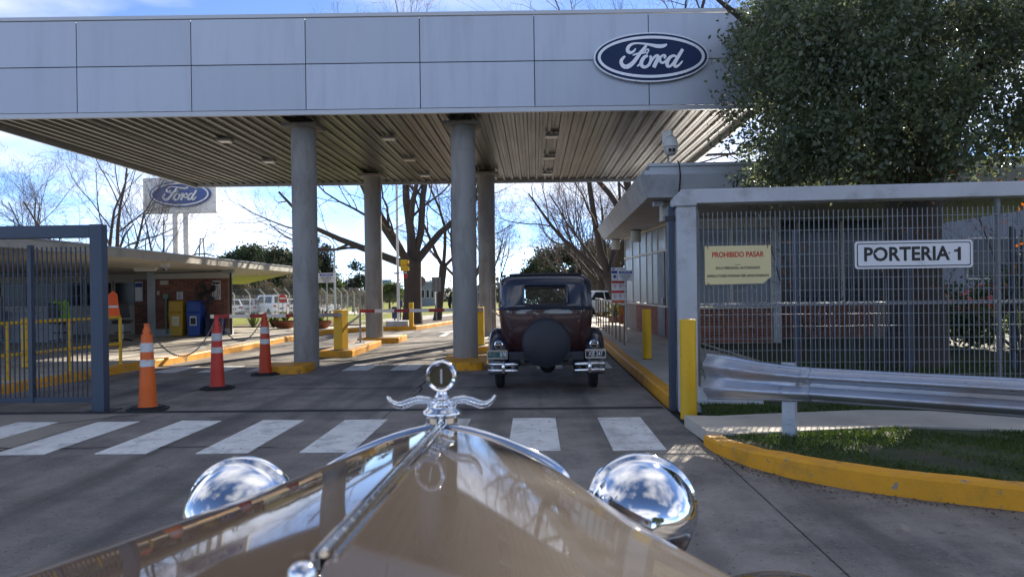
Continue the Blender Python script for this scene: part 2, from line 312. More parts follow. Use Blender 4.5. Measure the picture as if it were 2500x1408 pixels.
    def build(s, name, m, parent=None, smooth=False, angle=40, bevel=0.0, seg=2):
        off = ABS.get(parent.name, (0, 0, 0)) if parent else (0, 0, 0)
        me = s.mesh(name, m, tuple(off), smooth, angle)
        o = bpy.data.objects.new(name, me); C.objects.link(o)
        if parent: o.parent = parent
        ABS[o.name] = off
        if bevel > 0:
            md = o.modifiers.new('bevel', 'BEVEL'); md.width = bevel; md.segments = seg; md.limit_method = 'ANGLE'; md.angle_limit = R(35)
            md.harden_normals = False
        return o
def tag(o, label=None, cat=None, group=None, kind=None):
    if label: o['label'] = label
    if cat: o['category'] = cat
    if group: o['group'] = group
    if kind: o['kind'] = kind
    return o
def thing(name, label, cat, loc=(0, 0, 0), group=None, rz=0.0, local=False):
    """an Empty at the thing's base; local=True: parts are built around (0,0,0), else in world coordinates"""
    o = bpy.data.objects.new(name, None); C.objects.link(o); o.location = loc; o.rotation_euler[2] = rz; o.empty_display_size = 0.2
    ABS[o.name] = (0, 0, 0) if local else tuple(loc)
    return tag(o, label, cat, group)
def copy_tree(o, parent=None):
    c = o.copy(); C.objects.link(c); c.parent = parent; ABS[c.name] = ABS.get(o.name, (0, 0, 0))
    for ch in list(o.children): copy_tree(ch, c)
    return c
def inst(src, parent, loc, rz=0.0):                  # a piece sharing mesh data
    o = bpy.data.objects.new(src.name.split('.')[0], src); C.objects.link(o); o.parent = parent
    b = ABS.get(parent.name, (0, 0, 0)) if parent else (0, 0, 0)
    o.location = (loc[0]-b[0], loc[1]-b[1], loc[2]-b[2]); o.rotation_euler[2] = rz; ABS[o.name] = tuple(loc); return o
def text_mb(body, size, cx, y, z, xs=1.0, bold=0.0, align='CENTER', ext=0.0015, spacing=1.0):
    """lettering that faces -Y, centred at (cx, z) on the plane y"""
    cu = bpy.data.curves.new('t', 'FONT'); cu.body = body; cu.size = size; cu.extrude = ext; cu.offset = bold; cu.align_x = align; cu.align_y = 'CENTER'
    cu.resolution_u = 3; cu.space_character = spacing
    o = bpy.data.objects.new('t', cu); C.objects.link(o)
    dg = bpy.context.evaluated_depsgraph_get(); me = bpy.data.meshes.new_from_object(o.evaluated_get(dg))
    mb = MB(); mb.v = [(cx+v.co.x*xs, y-v.co.z, z+v.co.y) for v in me.vertices]; mb.f = [tuple(p.vertices) for p in me.polygons]
    bpy.data.objects.remove(o); bpy.data.curves.remove(cu); bpy.data.meshes.remove(me); return mb
def bulk(name, verts, faces_n, m, parent=None, kind=None):
    """a big mesh from a numpy vertex array whose faces are consecutive runs of faces_n vertices"""
    off = ABS.get(parent.name, (0, 0, 0)) if parent else (0, 0, 0)
    v = np.asarray(verts, dtype=np.float32).reshape(-1, 3) - np.array(off, dtype=np.float32)
    me = bpy.data.meshes.new(name); nv = len(v); nf = nv//faces_n
    me.vertices.add(nv); me.vertices.foreach_set('co', v.ravel()); me.loops.add(nv); me.loops.foreach_set('vertex_index', np.arange(nv, dtype=np.int32))
    me.polygons.add(nf); me.polygons.foreach_set('loop_start', np.arange(0, nv, faces_n, dtype=np.int32))
    me.update(); me.validate(); me.materials.append(m)
    o = bpy.data.objects.new(name, me); C.objects.link(o)
    if parent: o.parent = parent
    if kind: o['kind'] = kind
    ABS[o.name] = off; return o
def leaf_cloud(rng, pts, size, aspect=0.6, droop=0.3):
    """one quad leaf at each point, random facing"""
    n = len(pts); d = rng.normal(size=(n, 3)); d[:, 2] -= droop; d /= np.linalg.norm(d, axis=1)[:, None]
    e = rng.normal(size=(n, 3)); e -= d*(e*d).sum(1)[:, None]; e /= np.linalg.norm(e, axis=1)[:, None]
    L = size*(0.6+0.8*rng.random(n))[:, None]; w = L*aspect
    q = np.stack([pts, pts+d*L*0.5+e*w*0.5, pts+d*L, pts+d*L*0.5-e*w*0.5], 1)
    return q.reshape(-1, 3)
# ================================================================== the setting
def struct(name, mb, m, **k):
    return tag(mb.build(name, m, **k), kind='structure')
# ground sheet to the horizon
mb = MB(); ys = [-400, -60, 28, 110, 400, 4000]; xs = [-3000, -300, -60, 60, 300, 3000]
for y in ys:
    for x in xs: mb.v.append((x, y, gz(y)-0.07))
for i in range(len(ys)-1):
    for j in range(len(xs)-1): a = i*6+j; mb.f.append((a, a+1, a+7, a+6))
struct('ground', mb, M_SOIL)
# road base (dark joint filler) with concrete slabs laid on it
KL = [(-8.6, 4), (-8.35, 9), (-8.2, 11.6), (-7.97, 14.1), (-7.78, 16), (-7.62, 18.5), (-7.5, 22), (-7.45, 24.6), (-7.25, 26.2), (-6.6, 27.2), (-5.6, 27.8), (-4.75, 28.05), (-4.45, 28.3), (-4.3, 30), (-4.0, 35), (-3.7, 60), (-3.2, 110)]   # left kerb line
KR = [(1.68, 9.72), (1.70, 15), (1.78, 22), (1.85, 30), (2.0, 60), (2.3, 110)]                                            # right kerb line
road = struct('road', MB().add([(-30, -60, -0.03), (14, -60, -0.03), (14, 28, -0.03), (-30, 28, -0.03), (-5, 110, gz(110)-0.03), (4, 110, gz(110)-0.03), (4, 28, -0.03), (-8, 28, -0.03)], [(0, 1, 2, 3), (7, 6, 5, 4)]), M_JOINT)
gx = [-15.76, -12.28, -8.8, -5.32, -1.84, 1.64, 5.12, 8.6]; gy = [-12, -6, -0.3, 3.5, 7.4, 9.55, 9.7, 11.8, 15.9, 20.0, 24.0, 28.0]
for i in range(len(gx)-1):
    for j in range(len(gy)-1):
        if gx[i] > 1.6 and gy[j] > 7: continue
        if gx[i] < -8.9 and gy[j] > 9.4: continue
        e = 0.006; k = 0.004*((i*7+j*5) % 3-1)*0.5
        light = gx[i] < -5.4 and 7 < gy[j] < 9  # slabs coloured paler to stand in for the sunlit wedge by the gate post
        nm = 'rail_strip' if gy[j+1]-gy[j] < 0.3 else 'slab'
        MB().box(gx[i]+e, gx[i+1]-e, gy[j]+e, gy[j+1]-e, -0.06, k).build(nm, M_SUNPATCH if light else M_ROAD, road)
for j in range(14):
    y0 = 28+j*5.86; y1 = y0+5.85
    for x0, x1 in ((-7.6, -1.84), (-1.828, 3.2)):
        mb = MB().box(x0, x1, y0, y1, -0.06, 0); mb.v = [(x, y, z+gz(y)) for x, y, z in mb.v]; mb.build('slab', M_ROAD, road)
# gate track: two thin steel rails across the lanes
MB().box(-9, 1.6, 9.575, 9.59, 0.002, 0.012).build('gate_track', M_DARK, road)
MB().box(-9, 1.6, 9.66, 9.675, 0.002, 0.012).build('gate_track', M_DARK, road)
# tar-filled cracks
def crack(p0, p1, seed, w=0.012):
    rn = random.Random(seed); p0, p1 = Vector(p0), Vector(p1); n = int((p1-p0).length/0.12)+2; nn = Vector((-(p1-p0).y, (p1-p0).x)).normalized(); mb = MB(); o_ = 0.0
    for i in range(n+1):
        o_ += rn.gauss(0, 0.018); o_ *= 0.93; q = p0.lerp(p1, i/n)+nn*o_; h = w*rn.uniform(0.3, 1.3); mb.v += [(q.x+nn.x*h, q.y+nn.y*h, 0.0055), (q.x-nn.x*h, q.y-nn.y*h, 0.0055)]
    for i in range(n): mb.f.append((2*i, 2*i+1, 2*i+3, 2*i+2))
    mb.build('crack', M_JOINT, road)
for k, (p0, p1) in enumerate((((-8, 11.83), (1.6, 11.78)), ((-7.9, 7.38), (-2.6, 7.42)), ((-5.9, 9.55), (-5.3, 12.1)), ((-6.3, 8.2), (-5.1, 9.5)), ((-5.0, 12.0), (-4.4, 13.8)), ((-1.8, 9.8), (-1.75, 14)), ((-7.6, 16.0), (1.6, 16.1)), ((-3.9, 21), (-2, 23.5)))): crack(p0, p1, k)
# zebra crossings, a worn stop line and lane arrows
def patch(poly, z=0.006, name='crosswalk_stripe', m=None):
    MB().prism([(x, y) for x, y in poly], lambda x, y: gz(y)-0.02, lambda x, y: gz(y)+z).build(name, m or M_PAINT, road)
for i in range(9):
    x = 0.97-i*0.995; w = 0.25 + 0.01*((i*3) % 3)
    patch([(x-w, 7.15+0.02*(i % 2)), (x+w, 7.17), (x+w, 8.94), (x-w, 8.92+0.03*(i % 3))])
for i in range(11):
    x = 1.2-i*0.93
    if -5.0 < x < -4.3 or -1.85 < x < -0.95: continue
    patch([(x-0.25, 14.35), (x+0.25, 14.35), (x+0.25, 15.45), (x-0.25, 15.45)])
patch([(-3.1, 24.3), (-2.9, 24.3), (-2.9, 26.4), (-3.1, 26.4)], name='lane_arrow'); patch([(-3.4, 26.41), (-2.6, 26.41), (-3.0, 27.4)], name='lane_arrow')
for i in range(4):
    patch([(-3.4+i*0.9, 33), (-3.0+i*0.9, 33), (-3.0+i*0.9, 36), (-3.4+i*0.9, 36)])
# sidewalks, lawns, paths
def offset(path, d):
    out = []
    for i, p in enumerate(path):
        a = Vector(path[max(i-1, 0)]); b = Vector(path[min(i+1, len(path)-1)]); t = (b-a).normalized(); out.append((p[0]-t.y*d, p[1]+t.x*d))
    return out
def kerb(path, d, h=0.15, m=None, name='kerb', taper=False):
    """d: width to the left (+) or right (-) of the path"""
    o = offset(path, d); q = offset(path, d*0.12); mb = MB(); n = len(path)
    for i in range(n):
        z = gz(path[i][1]); w = 0.004*math.sin(i*2.3)-(h*0.45*max(0, 1-i/7) if taper else 0)
        mb.v += [(*path[i], z-0.05), (path[i][0]*0.8+q[i][0]*0.2, path[i][1]*0.8+q[i][1]*0.2, z+h-0.02+w), (*q[i], z+h+w), (*o[i], z+h+w), (*o[i], z-0.05)]
    for i in range(n-1):
        for j in range(4): a = i*5+j; f = (a, a+1, a+6, a+5); mb.f.append(f if d < 0 else f[::-1])
    mb.f.append((0, 1, 2, 3, 4) if d < 0 else (4, 3, 2, 1, 0)); e = (n-1)*5; mb.f.append((e+4, e+3, e+2, e+1, e) if d < 0 else (e, e+1, e+2, e+3, e+4))
    return struct(name, mb, m or M_YEL, smooth=True, angle=35)
def dense(path, st=0.7):
    out = []
    for a, b in zip(path[:-1], path[1:]):
        n = max(1, int((Vector(b)-Vector(a)).length/st)) if a[1] < 40 else 3
        out += [(a[0]+(b[0]-a[0])*k/n, a[1]+(b[1]-a[1])*k/n) for k in range(n)]
    return out+[path[-1]]
kerb(dense(KL), 0.16); kerb(dense(KR), -0.17)
L2 = offset(KL, 0.161)
def gs(h): return lambda x, y: gz(y)+h
i28 = 12
struct('sidewalk_left', MB().prism([p for p in L2[:i28+1]] + [(-5.4, 30.3), (-16, 30.3), (-30, 30.3), (-30, 4)], -0.05, gs(0.148)), M_WALK)
struct('sidewalk_far_left', MB().prism([L2[i28], *L2[i28+1:], (-5.2, 110), (-5.4, 60), (-5.8, 35), (-5.85, 30.31), (-5.4, 30.301)], gs(-0.05), gs(0.144)), M_SOIL)
R2 = offset(KR, -0.171)
struct('sidewalk_right', MB().prism([R2[0], (4.2, 9.72), (3.9, 30), (3.6, 40), (3.6, 110), *R2[::-1][:-1]], gs(-0.05), gs(0.148)), M_WALK)
mb = MB()
for x0, x1, y0, y1 in ((-120, -5.86, 30.31, 110), (-120, -5.3, 110, 200)):
    k = len(mb.v); mb.v += [(x0, y0, gz(y0)+0.13), (x1, y0, gz(y0)+0.13), (x1+0.4, y1, gz(y1)+0.13), (x0, y1, gz(y1)+0.13)]; mb.f.append((k, k+1, k+2, k+3))
struct('lawn_left', mb, M_GRASS)
struct('lawn_right', MB().add([(3.95, 30.05, 0.1), (90, 30.05, 0.1), (90, 200, gz(110)+0.1), (3.3, 200, gz(110)+0.1)], [(0, 1, 2, 3)]), M_GRASS)
struct('path_far_left', MB().add([(-9, 37, gz(37)+0.14), (-5.9, 36.2, gz(36)+0.14), (-5.5, 62, gz(62)+0.14), (-7, 62, gz(62)+0.14)], [(0, 1, 2, 3)]), M_WALK)
struct('garden_bed', MB().prism([(-12, 29.0), (-8.9, 28.9), (-6.9, 29.6), (-7.2, 31.5), (-12, 31.4)], 0.0, 0.168), M_SOIL)
struct('parking_lot', MB().add([(-70, 64, gz(64)+0.15), (-14, 64, gz(64)+0.15), (-14, 92, gz(92)+0.15), (-70, 92, gz(92)+0.15)], [(0, 1, 2, 3)]), M_WALK)
# grass island at the right with its curved yellow kerb
KI = [(1.62, 7.42), (1.615, 7.3), (1.625, 7.1), (1.67, 6.85), (1.80, 6.45), (2.02, 6.06), (2.34, 5.72), (2.78, 5.42), (3.34, 5.12), (4.2, 4.75), (5.6, 4.3), (8.5, 3.6)]
kerb(dense(KI, 0.2), 0.17, h=0.165, taper=True)
KI2 = offset(KI, 0.168)
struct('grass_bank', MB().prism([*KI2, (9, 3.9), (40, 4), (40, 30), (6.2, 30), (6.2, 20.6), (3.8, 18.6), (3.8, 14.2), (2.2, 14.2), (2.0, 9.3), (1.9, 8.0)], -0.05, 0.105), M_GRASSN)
struct('path_right', MB().prism([(1.66, 7.45), (1.86, 7.28), (2.6, 7.42), (3.6, 7.62), (4.4, 7.42), (6, 7.0), (11, 6.2), (11, 7.3), (6, 8.05), (4.6, 8.45), (3.7, 8.6), (2.6, 8.42), (1.95, 8.28), (1.62, 8.35)], 0.0, 0.125), M_WALK)
rng = np.random.default_rng(3)
def in_poly(p, poly):
    x, y = p[:, 0], p[:, 1]; c = np.zeros(len(p), bool); n = len(poly)
    for i in range(n):
        x0, y0 = poly[i]; x1, y1 = poly[i-1]
        c ^= ((y0 > y) != (y1 > y)) & (x < (x1-x0)*(y-y0)/((y1-y0) or 1e-9)+x0)
    return c
def blades(n, box, keep, z, h):
    p = np.stack([rng.uniform(box[0], box[1], n), rng.uniform(box[2], box[3], n)], 1); p = p[keep(p)]; k = len(p)
    a = rng.uniform(0, 2*np.pi, k); w = 0.006+0.004*rng.random(k); H = h*(0.4+0.9*rng.random(k)); ln = rng.normal(0, 0.5, (k, 2))*H[:, None]
    b = np.stack([np.cos(a)*w, np.sin(a)*w], 1); zc = np.full((k, 1), z)
    v = np.stack([np.hstack([p-b, zc]), np.hstack([p+b, zc]), np.hstack([p+ln, zc+H[:, None]])], 1)
    return v.reshape(-1, 3)
pathp = [(1.66, 7.45), (1.86, 7.28), (2.6, 7.42), (3.6, 7.62), (4.4, 7.42), (6, 7.0), (11, 6.2), (11, 7.3), (6, 8.05), (4.6, 8.45), (3.7, 8.6), (2.6, 8.42), (1.95, 8.28), (1.62, 8.35)]
isl = [*KI2, (8.6, 9.4), (1.95, 9.4), (1.95, 8.0)]
nzs = lambda p: (np.sin(p[:, 0]*3.1+1.3*np.sin(p[:, 1]*2.3))+np.sin(p[:, 1]*4.2+p[:, 0])) +0.8*np.sin(p[:, 0]*7.3+p[:, 1]*5.1) > rng.normal(-0.35, 0.8, len(p))
v = blades(90000, (1.6, 7.6, 3.9, 9.4), lambda p: in_poly(p, isl) & ~in_poly(p, pathp) & nzs(p), 0.103, 0.036)
bulk('grass_tufts', v, 3, M_BLADE).__setitem__('kind', 'stuff')
v = blades(30000, (2.5, 9, 9.5, 14), lambda p: nzs(p), 0.103, 0.09)
bulk('grass_behind_fence', v, 3, M_BLADE).__setitem__('kind', 'stuff')
# fallen leaves and grit along the gutter
n = 500; t = rng.random(n); ki = np.array(KI[3:11]); s = t*(len(ki)-1.001); i0 = s.astype(int); q = ki[i0]+(ki[i0+1]-ki[i0])*(s-i0)[:, None]
p3 = np.hstack([q-np.abs(rng.normal(0, 0.13, (n, 2)))*np.array([[0.6, 1.0]]), np.full((n, 1), 0.006)])
lv = leaf_cloud(rng, p3, 0.022, 0.6, 0).reshape(-1, 4, 3); lv[:, :, 2] = np.clip(lv[:, :, 2], 0.003, 0.014)
bulk('gutter_litter', lv.reshape(-1, 3), 4, M_TWIG).__setitem__('kind', 'stuff')

# ================================================================== entrance canopy
def cv(X, Y): return (X, Y+0.03*X)
canopy = thing('entrance_canopy', 'wide flat gate canopy with pale metal panel fascia and ribbed underside on round concrete columns', 'canopy', (-1.4, 15.3, 0))
JX = [-10.72+2.155*i for i in range(8)]; ZP = [4.935, 5.80, 6.67]
for i in range(7):
    for j in range(2):
        e = 0.007
        mb = MB().box(JX[i]+e, JX[i+1]-e, 14.29, 14.34, ZP[j]+e, ZP[j+1]-e); mb.v = [(*cv(x, y), z) for x, y, z in mb.v]
        mb.build('fascia_panel', M_FASC, canopy, bevel=0.004, seg=1)
def cbox(x0, x1, y0, y1, z0, z1, name, m):
    mb = MB().box(x0, x1, y0, y1, z0, z1); mb.v = [(*cv(x, y), z) for x, y, z in mb.v]; return mb.build(name, m, canopy)
for i in range(7):
    cbox(JX[i]+0.001, JX[i+1]-0.001, 14.275, 14.36, 6.678, 6.745, 'top_flashing', M_TRIM)
    cbox(JX[i]+0.001, JX[i+1]-0.001, 14.275, 14.36, 4.845, 4.928, 'bottom_flashing', M_TRIM)
cbox(-10.70, 4.35, 14.345, 24.1, 5.02, 6.66, 'roof_core', M_DARK)
cbox(-10.72, 4.37, 24.11, 24.2, 4.86, 6.7, 'rear_fascia', M_FASC)
cbox(-10.76, -10.705, 14.36, 24.2, 4.845, 6.74, 'side_fascia', M_TRIM)
cbox(4.355, 4.41, 14.36, 24.2, 4.845, 6.74, 'side_fascia', M_TRIM)
pitch = 0.2513; prof = [(0, 0), (0.035, 0), (0.052, 0.05), (0.105, 0.05), (0.112, 0.038), (0.13, 0.038), (0.137, 0.05), (0.208, 0.05), (0.225, 0)]
for sidx in range(15):
    mb = MB(); x0 = -10.7+sidx*4*pitch; pts = [(x0+k*pitch+a, b) for k in range(4) for a, b in prof]+[(x0+4*pitch-0.003, 0)]
    for x, z in pts:
        for y in (14.37, 24.1): mb.v.append((*cv(x, y), 4.935+z-0.01*(sidx % 2)))
    for k in range(len(pts)-1): mb.f.append((2*k, 2*k+1, 2*k+3, 2*k+2))
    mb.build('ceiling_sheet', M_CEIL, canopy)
for X, Y in ((-4.63, 15.35), (-1.41, 15.35), (-4.68, 22.1), (-1.37, 22.05)):
    x, y = cv(X, Y); r = 0.25
    pr = [(r, 0), (r, 1.70), (r-0.006, 1.705), (r-0.006, 1.715), (r, 1.72), (r, 4.30), (r-0.005, 4.304), (r-0.005, 4.311), (r, 4.315), (r, 4.80)]
    c = MB().lathe(pr, (x, y, 0), n=40).build('column', M_COL, canopy, smooth=True, angle=25)
    MB().box(x-0.36, x+0.36, y-0.33, y+0.33, 4.803, 4.87).build('cap_plate', M_COL, c)
    MB().box(x-0.2, x+0.2, y-0.2, y+0.2, 4.871, 4.94).build('cap_block', M_DARK, c)
# down-lights under the ribbed ceiling: one kind copied
lt0 = None; rowname = {-6.85: 'left lane', -3.2: 'middle lane', 0.43: 'right lane'}; depth = ['nearest the gate front', 'halfway back', 'nearest the rear edge']
for X in (-6.85, -3.2, 0.43):
    for k, Y in enumerate((16.9, 19.7, 22.5)):
        x, y = cv(X, Y)
        if lt0 is None:
            lt0 = thing('ceiling_light', '', 'light', (x, y, 4.93), 'lights under the canopy', local=True)
            MB().box(-0.15, 0.15, -0.15, 0.15, -0.05, 0.0).build('housing', M_TRIM, lt0, bevel=0.006)
            MB().box(-0.125, 0.125, -0.125, 0.125, -0.062, -0.051).build('lens', M_LAMP, lt0)
            o = lt0
        else: o = copy_tree(lt0); o.location = (x, y, 4.93)
        o['label'] = 'square ceiling light over the %s, %s' % (rowname[X], depth[k])
# ------------------------------------------------------------------ script lettering for the two oval signs
STROKES = [
 [(962,368,22),(935,410,38),(895,440,48),(850,448,60),(812,420,68),(808,375,68),(835,325,60),(890,285,46),(970,268,34),(1060,270,32),(1160,282,40),(1260,300,52),(1360,320,68),(1450,325,72),(1520,310,60),(1568,285,26)],
 [(1172,305,46),(1110,385,60),(1050,455,66),(990,540,70),(920,630,76),(845,695,84),(770,722,82),(705,692,74),(678,630,66),(695,578,56),(735,535,44),(762,518,26)],
 [(903,500,24),(960,478,32),(1030,462,34),(1110,452,34),(1165,446,26)],
 [(1150,455,26),(1148,412,28),(1175,386,26),(1206,388,26),(1208,420,26),(1185,445,24),(1160,448,22),(1192,472,26)],
 [(1196,508,44),(1135,532,64),(1080,605,72),(1066,675,72),(1100,720,62),(1155,722,54),(1215,680,56),(1250,610,60),(1254,545,56),(1236,508,36)],
 [(988,712,30),(1030,678,36),(1075,615,30)],
 [(1200,690,34),(1260,615,42),(1310,545,46),(1360,508,50),(1405,512,52)],
 [(1412,508,56),(1392,560,72),(1350,640,74),(1306,736,74)],
 [(1500,556,48),(1528,530,48),(1515,500,38),(1475,505,38),(1440,545,42),(1428,600,46),(1455,642,46),(1505,638,46),(1560,590,42),(1620,530,40),(1680,506,40)],
 [(1738,528,40),(1690,508,46),(1620,545,60),(1566,630,68),(1568,700,64),(1610,716,50),(1670,672,50),(1722,600,52),(1752,552,46)],
 [(1868,385,60),(1812,475,66),(1752,570,68),(1708,660,66),(1716,716,58),(1760,712,46),(1820,660,36),(1862,610,24)]]
def stroke_mb(st, sc, d0, d1):
    """variable-width ribbon in x-z, faces -Y at depth d0"""
    P = [Vector(((x-1262)/1032, -((y-528)+0.0137*(x-1262))/1032, w/1032)) for x, y, w in st]; S_ = []
    for i in range(len(P)-1):
        p0, p1, p2, p3 = P[max(i-1, 0)], P[i], P[i+1], P[min(i+2, len(P)-1)]
        for k in range(5):
            t = k/5; S_.append(0.5*((2*p1)+(p2-p0)*t+(2*p0-5*p1+4*p2-p3)*t*t+(3*p1-p0-3*p2+p3)*t**3))
    S_.append(P[-1]); L, Rr = [], []
    for i, p in enumerate(S_):
        a, b = S_[max(i-1, 0)], S_[min(i+1, len(S_)-1)]; t = Vector((b.x-a.x, b.y-a.y)).normalized(); n = Vector((-t.y, t.x))*p.z/2
        L.append((p.x+n.x, p.y+n.y)); Rr.append((p.x-n.x, p.y-n.y))
    mb = MB(); m = len(L)
    for q in (L, Rr):
        for x, z in q: mb.v.append((x*sc, d0, z*sc))
    for q in (L, Rr):
        for x, z in q: mb.v.append((x*sc, d1, z*sc))
    for i in range(m-1):
        mb.f += [(i, i+1, m+i+1, m+i), (2*m+i, i, i+1, 2*m+i+1)[::-1], (3*m+i, m+i, m+i+1, 3*m+i+1)]
    mb.f += [(0, m, 3*m, 2*m), (m-1, 2*m-1, 4*m-1, 3*m-1)]
    return mb
def oval(sc, a, b, y0, y1, n=64, hole=None):
    mb = MB(); el = lambda A, B, y: [(A*sc*math.cos(2*math.pi*i/n), y, B*sc*math.sin(2*math.pi*i/n)) for i in range(n)]
    if hole is None:
        mb.v = el(a, b, y0)+el(a, b, y1); mb.f = [tuple(range(n)), tuple(range(2*n-1, n-1, -1))]+[(i, n+i, n+(i+1) % n, (i+1) % n) for i in range(n)]
    else:
        mb.v = el(a, b, y0)+el(*hole, y0)+el(a, b, y1)+el(*hole, y1)
        for i in range(n): j = (i+1) % n; mb.f += [(i, j, n+j, n+i), (i, 2*n+i, 2*n+j, j), (n+i, n+j, 3*n+j, 3*n+i)]
    return mb
def logo(root, sc, blue, silver, body):
    MB_ = oval(sc, 1.075, 0.462, -0.10*sc, -0.001).build('backing', silver, root, smooth=True, angle=40) if body else None
    oval(sc, 1.045, 0.436, -0.112*sc, -0.09*sc if body else -0.001).build('field', blue, root)
    oval(sc, 1.0, 0.392, -0.122*sc, -0.108*sc, hole=(0.946, 0.34)).build('ring', silver, root)
    w = MB()
    for i, st in enumerate(STROKES):
        k = stroke_mb(st, sc, (-0.121-0.0012*i)*sc, -0.108*sc); w.add(k.v, k.f)
    w.build('script_lettering', silver, root)
x, y = cv(2.235, 14.285)
lg = thing('oval_logo_sign', 'dark blue oval logo sign with silver script on the canopy fascia', 'sign', (x, y, 5.81), local=True, rz=0.03)
logo(lg, 1.0, M_BLUED, M_LSILV, True)
# ================================================================== right side: portal frame, fence, guard house
FO, FA = (1.86, 9.35), R(-3.6)
def rotf(mb): return mb.rot(FA, FO)
pf = thing('concrete_portal_frame', 'pale grey concrete post and beam framing the wire fence', 'frame', (1.86, 9.35, 0))
rotf(MB().box(1.745, 1.975, 9.24, 9.48, 0.0, 2.50)).build('post', M_PORT, pf, bevel=0.012)
rotf(MB().slab([(1.70, 2.50), (1.70, 2.60), (1.80, 2.70), (9.2, 2.70), (9.2, 2.53), (1.978, 2.53), (1.978, 2.503)], 9.20, 9.52)).build('beam', M_PORT, pf, bevel=0.01)
rotf(MB().box(1.90, 2.75, 9.22, 9.42, 0.0, 0.31, (0, 0.02, 0.03, 0))).build('plinth', M_PORT, pf, bevel=0.015)
def wire_mesh(root, x0, x1, y, z0, z1, sp, hz, m, rotate=None, w=0.010, name='wire_mesh'):
    mb = MB(); x = x0; i = 0
    while x < x1: mb.box(x-w/2, x+w/2, y-w*0.8, y+w*0.8, z0, z1); x += sp; i += 1
    z = z0+0.04; k = 0
    while z < z1: mb.box(x0, x1, y-0.0035-w*0.85, y+0.0035-w*0.85, z-0.003, z+0.003); z += hz
    if rotate: rotate(mb)
    return tag(mb.build(name, m, root), kind='stuff')
fn = thing('wire_fence', 'grey welded wire fence panel under the concrete beam', 'fence', (5, 9.2, 0))
wire_mesh(fn, 2.02, 9.0, 9.36, 0.12, 2.43, 0.057, 0.145, M_WIRE, rotf, 0.0075)
for x in (2.0, 5.52, 8.6): rotf(MB().box(x-0.018, x+0.018, 9.385, 9.445, 0.1, 2.53)).build('fence_post', M_WIRE, fn)
rotf(MB().box(2.0, 9.0, 9.372, 9.39, 1.28, 1.31)).build('rail', M_WIRE, fn)
f2 = thing('bar_fence', 'grey vertical bar fence standing behind the wire fence', 'fence', (6, 12.2, 0))
wire_mesh(f2, 4.2, 5.9, 12.2, 0.1, 2.35, 0.105, 0.6, M_GATE, None, 0.014, 'bars')
wire_mesh(f2, 7.6, 12.0, 12.2, 0.1, 2.35, 0.105, 0.6, M_GATE, None, 0.014, 'bars')
for x in (4.16, 5.95, 7.55): MB().box(x-0.03, x+0.03, 12.18, 12.25, 0, 2.4).build('fence_post', M_GATE, f2)
gpst = thing('gate_post', 'dark blue steel gate post beside the concrete portal post', 'post', (1.69, 9.5, 0))
MB().box(1.66, 1.735, 9.40, 9.52, 0.0, 2.52).build('shaft', M_GATE, gpst, bevel=0.006); MB().box(1.62, 1.80, 9.39, 9.53, 2.34, 2.40).build('bracket', M_DARK, gpst)
def bollard(x, y, r, h, z0, label):
    t = thing('bollard', label, 'bollard', (x, y, z0), 'yellow steel bollards')
    MB().lathe([(r, z0), (r, h-0.012), (r-0.012, h)], (x, y, 0), n=28).build('shaft', M_YELP, t, smooth=True, angle=30)
    MB().lathe([(r+0.006, z0+0.0), (r+0.006, z0+0.012)], (x, y, 0), n=28).build('collar', M_DARK, t)
bollard(1.725, 8.62, 0.093, 1.16, 0.03, 'thick yellow bollard in front of the concrete portal post')
bollard(2.13, 14.5, 0.085, 1.10, 0.15, 'yellow bollard on the sidewalk by the guard house')
# signs on the fence
def plate(root, cx, y, cz, w, h, m, name='panel', th=0.012, r=0.0):
    if r <= 0: return MB().box(cx-w/2, cx+w/2, y-th, y, cz-h/2, cz+h/2).build(name, m, root)
    pts = []
    for qx, qz, a0 in ((1, 1, 0), (-1, 1, 90), (-1, -1, 180), (1, -1, 270)):
        for k in range(6): a = R(a0+18*k); pts.append((cx+qx*(w/2-r)+r*math.cos(a), cz+qz*(h/2-r)+r*math.sin(a)))
    return MB().slab(pts[::-1], y-th, y).build(name, m, root)
p = at(2229, 621, 9.08)
s1 = thing('gate_name_sign', 'white rectangular name sign with black border and letters wired to the fence', 'sign', (p.x, p.y, p.z), rz=FA+0.0, local=True)
plate(s1, 0, 0, 0, 1.33, 0.325, M_SIGNW, r=0.035); plate(s1, 0, -0.013, 0, 1.285, 0.28, M_BLACK, 'border', 0.001, r=0.025); plate(s1, 0, -0.0145, 0, 1.262, 0.257, M_SIGNW, 'face', 0.001, r=0.02)
text_mb('PORTERIA', 0.225, -0.085, -0.0165, 0.0, 0.93, 0.0065, spacing=1.02).build('lettering', M_BLACK, s1); MB().slab([(0.495, -0.078), (0.530, -0.078), (0.530, 0.08), (0.504, 0.08), (0.494, 0.055), (0.455, 0.045), (0.455, 0.022), (0.495, 0.025)], -0.018, -0.015).build('lettering', M_BLACK, s1)
MB().lathe([(0.012, -0.002), (0.012, 0.0)], (0.40, -0.0165, 0.01), 'Y', 12).build('rivet', M_GREYP, s1); MB().lathe([(0.012, -0.002), (0.012, 0.0)], (-0.425, -0.0165, 0.015), 'Y', 12).build('rivet', M_SIGNW, s1)
p = at(1801, 647, 9.24)
s2 = thing('no_entry_notice', 'cream no-entry notice with red heading tied to the wire fence', 'sign', (p.x, p.y, p.z), rz=FA, local=True)
MB().slab([(-0.39, 0.235), (0.39, 0.235), (0.392, -0.15), (0.36, -0.165), (0.30, -0.225), (-0.39, -0.232)][::-1], -0.006, 0).build('panel', M_CREAM, s2)
text_mb('PROHIBIDO PASAR', 0.090, 0.0, -0.0075, 0.125, 0.80, 0.0022).build('heading', M_REDP, s2)
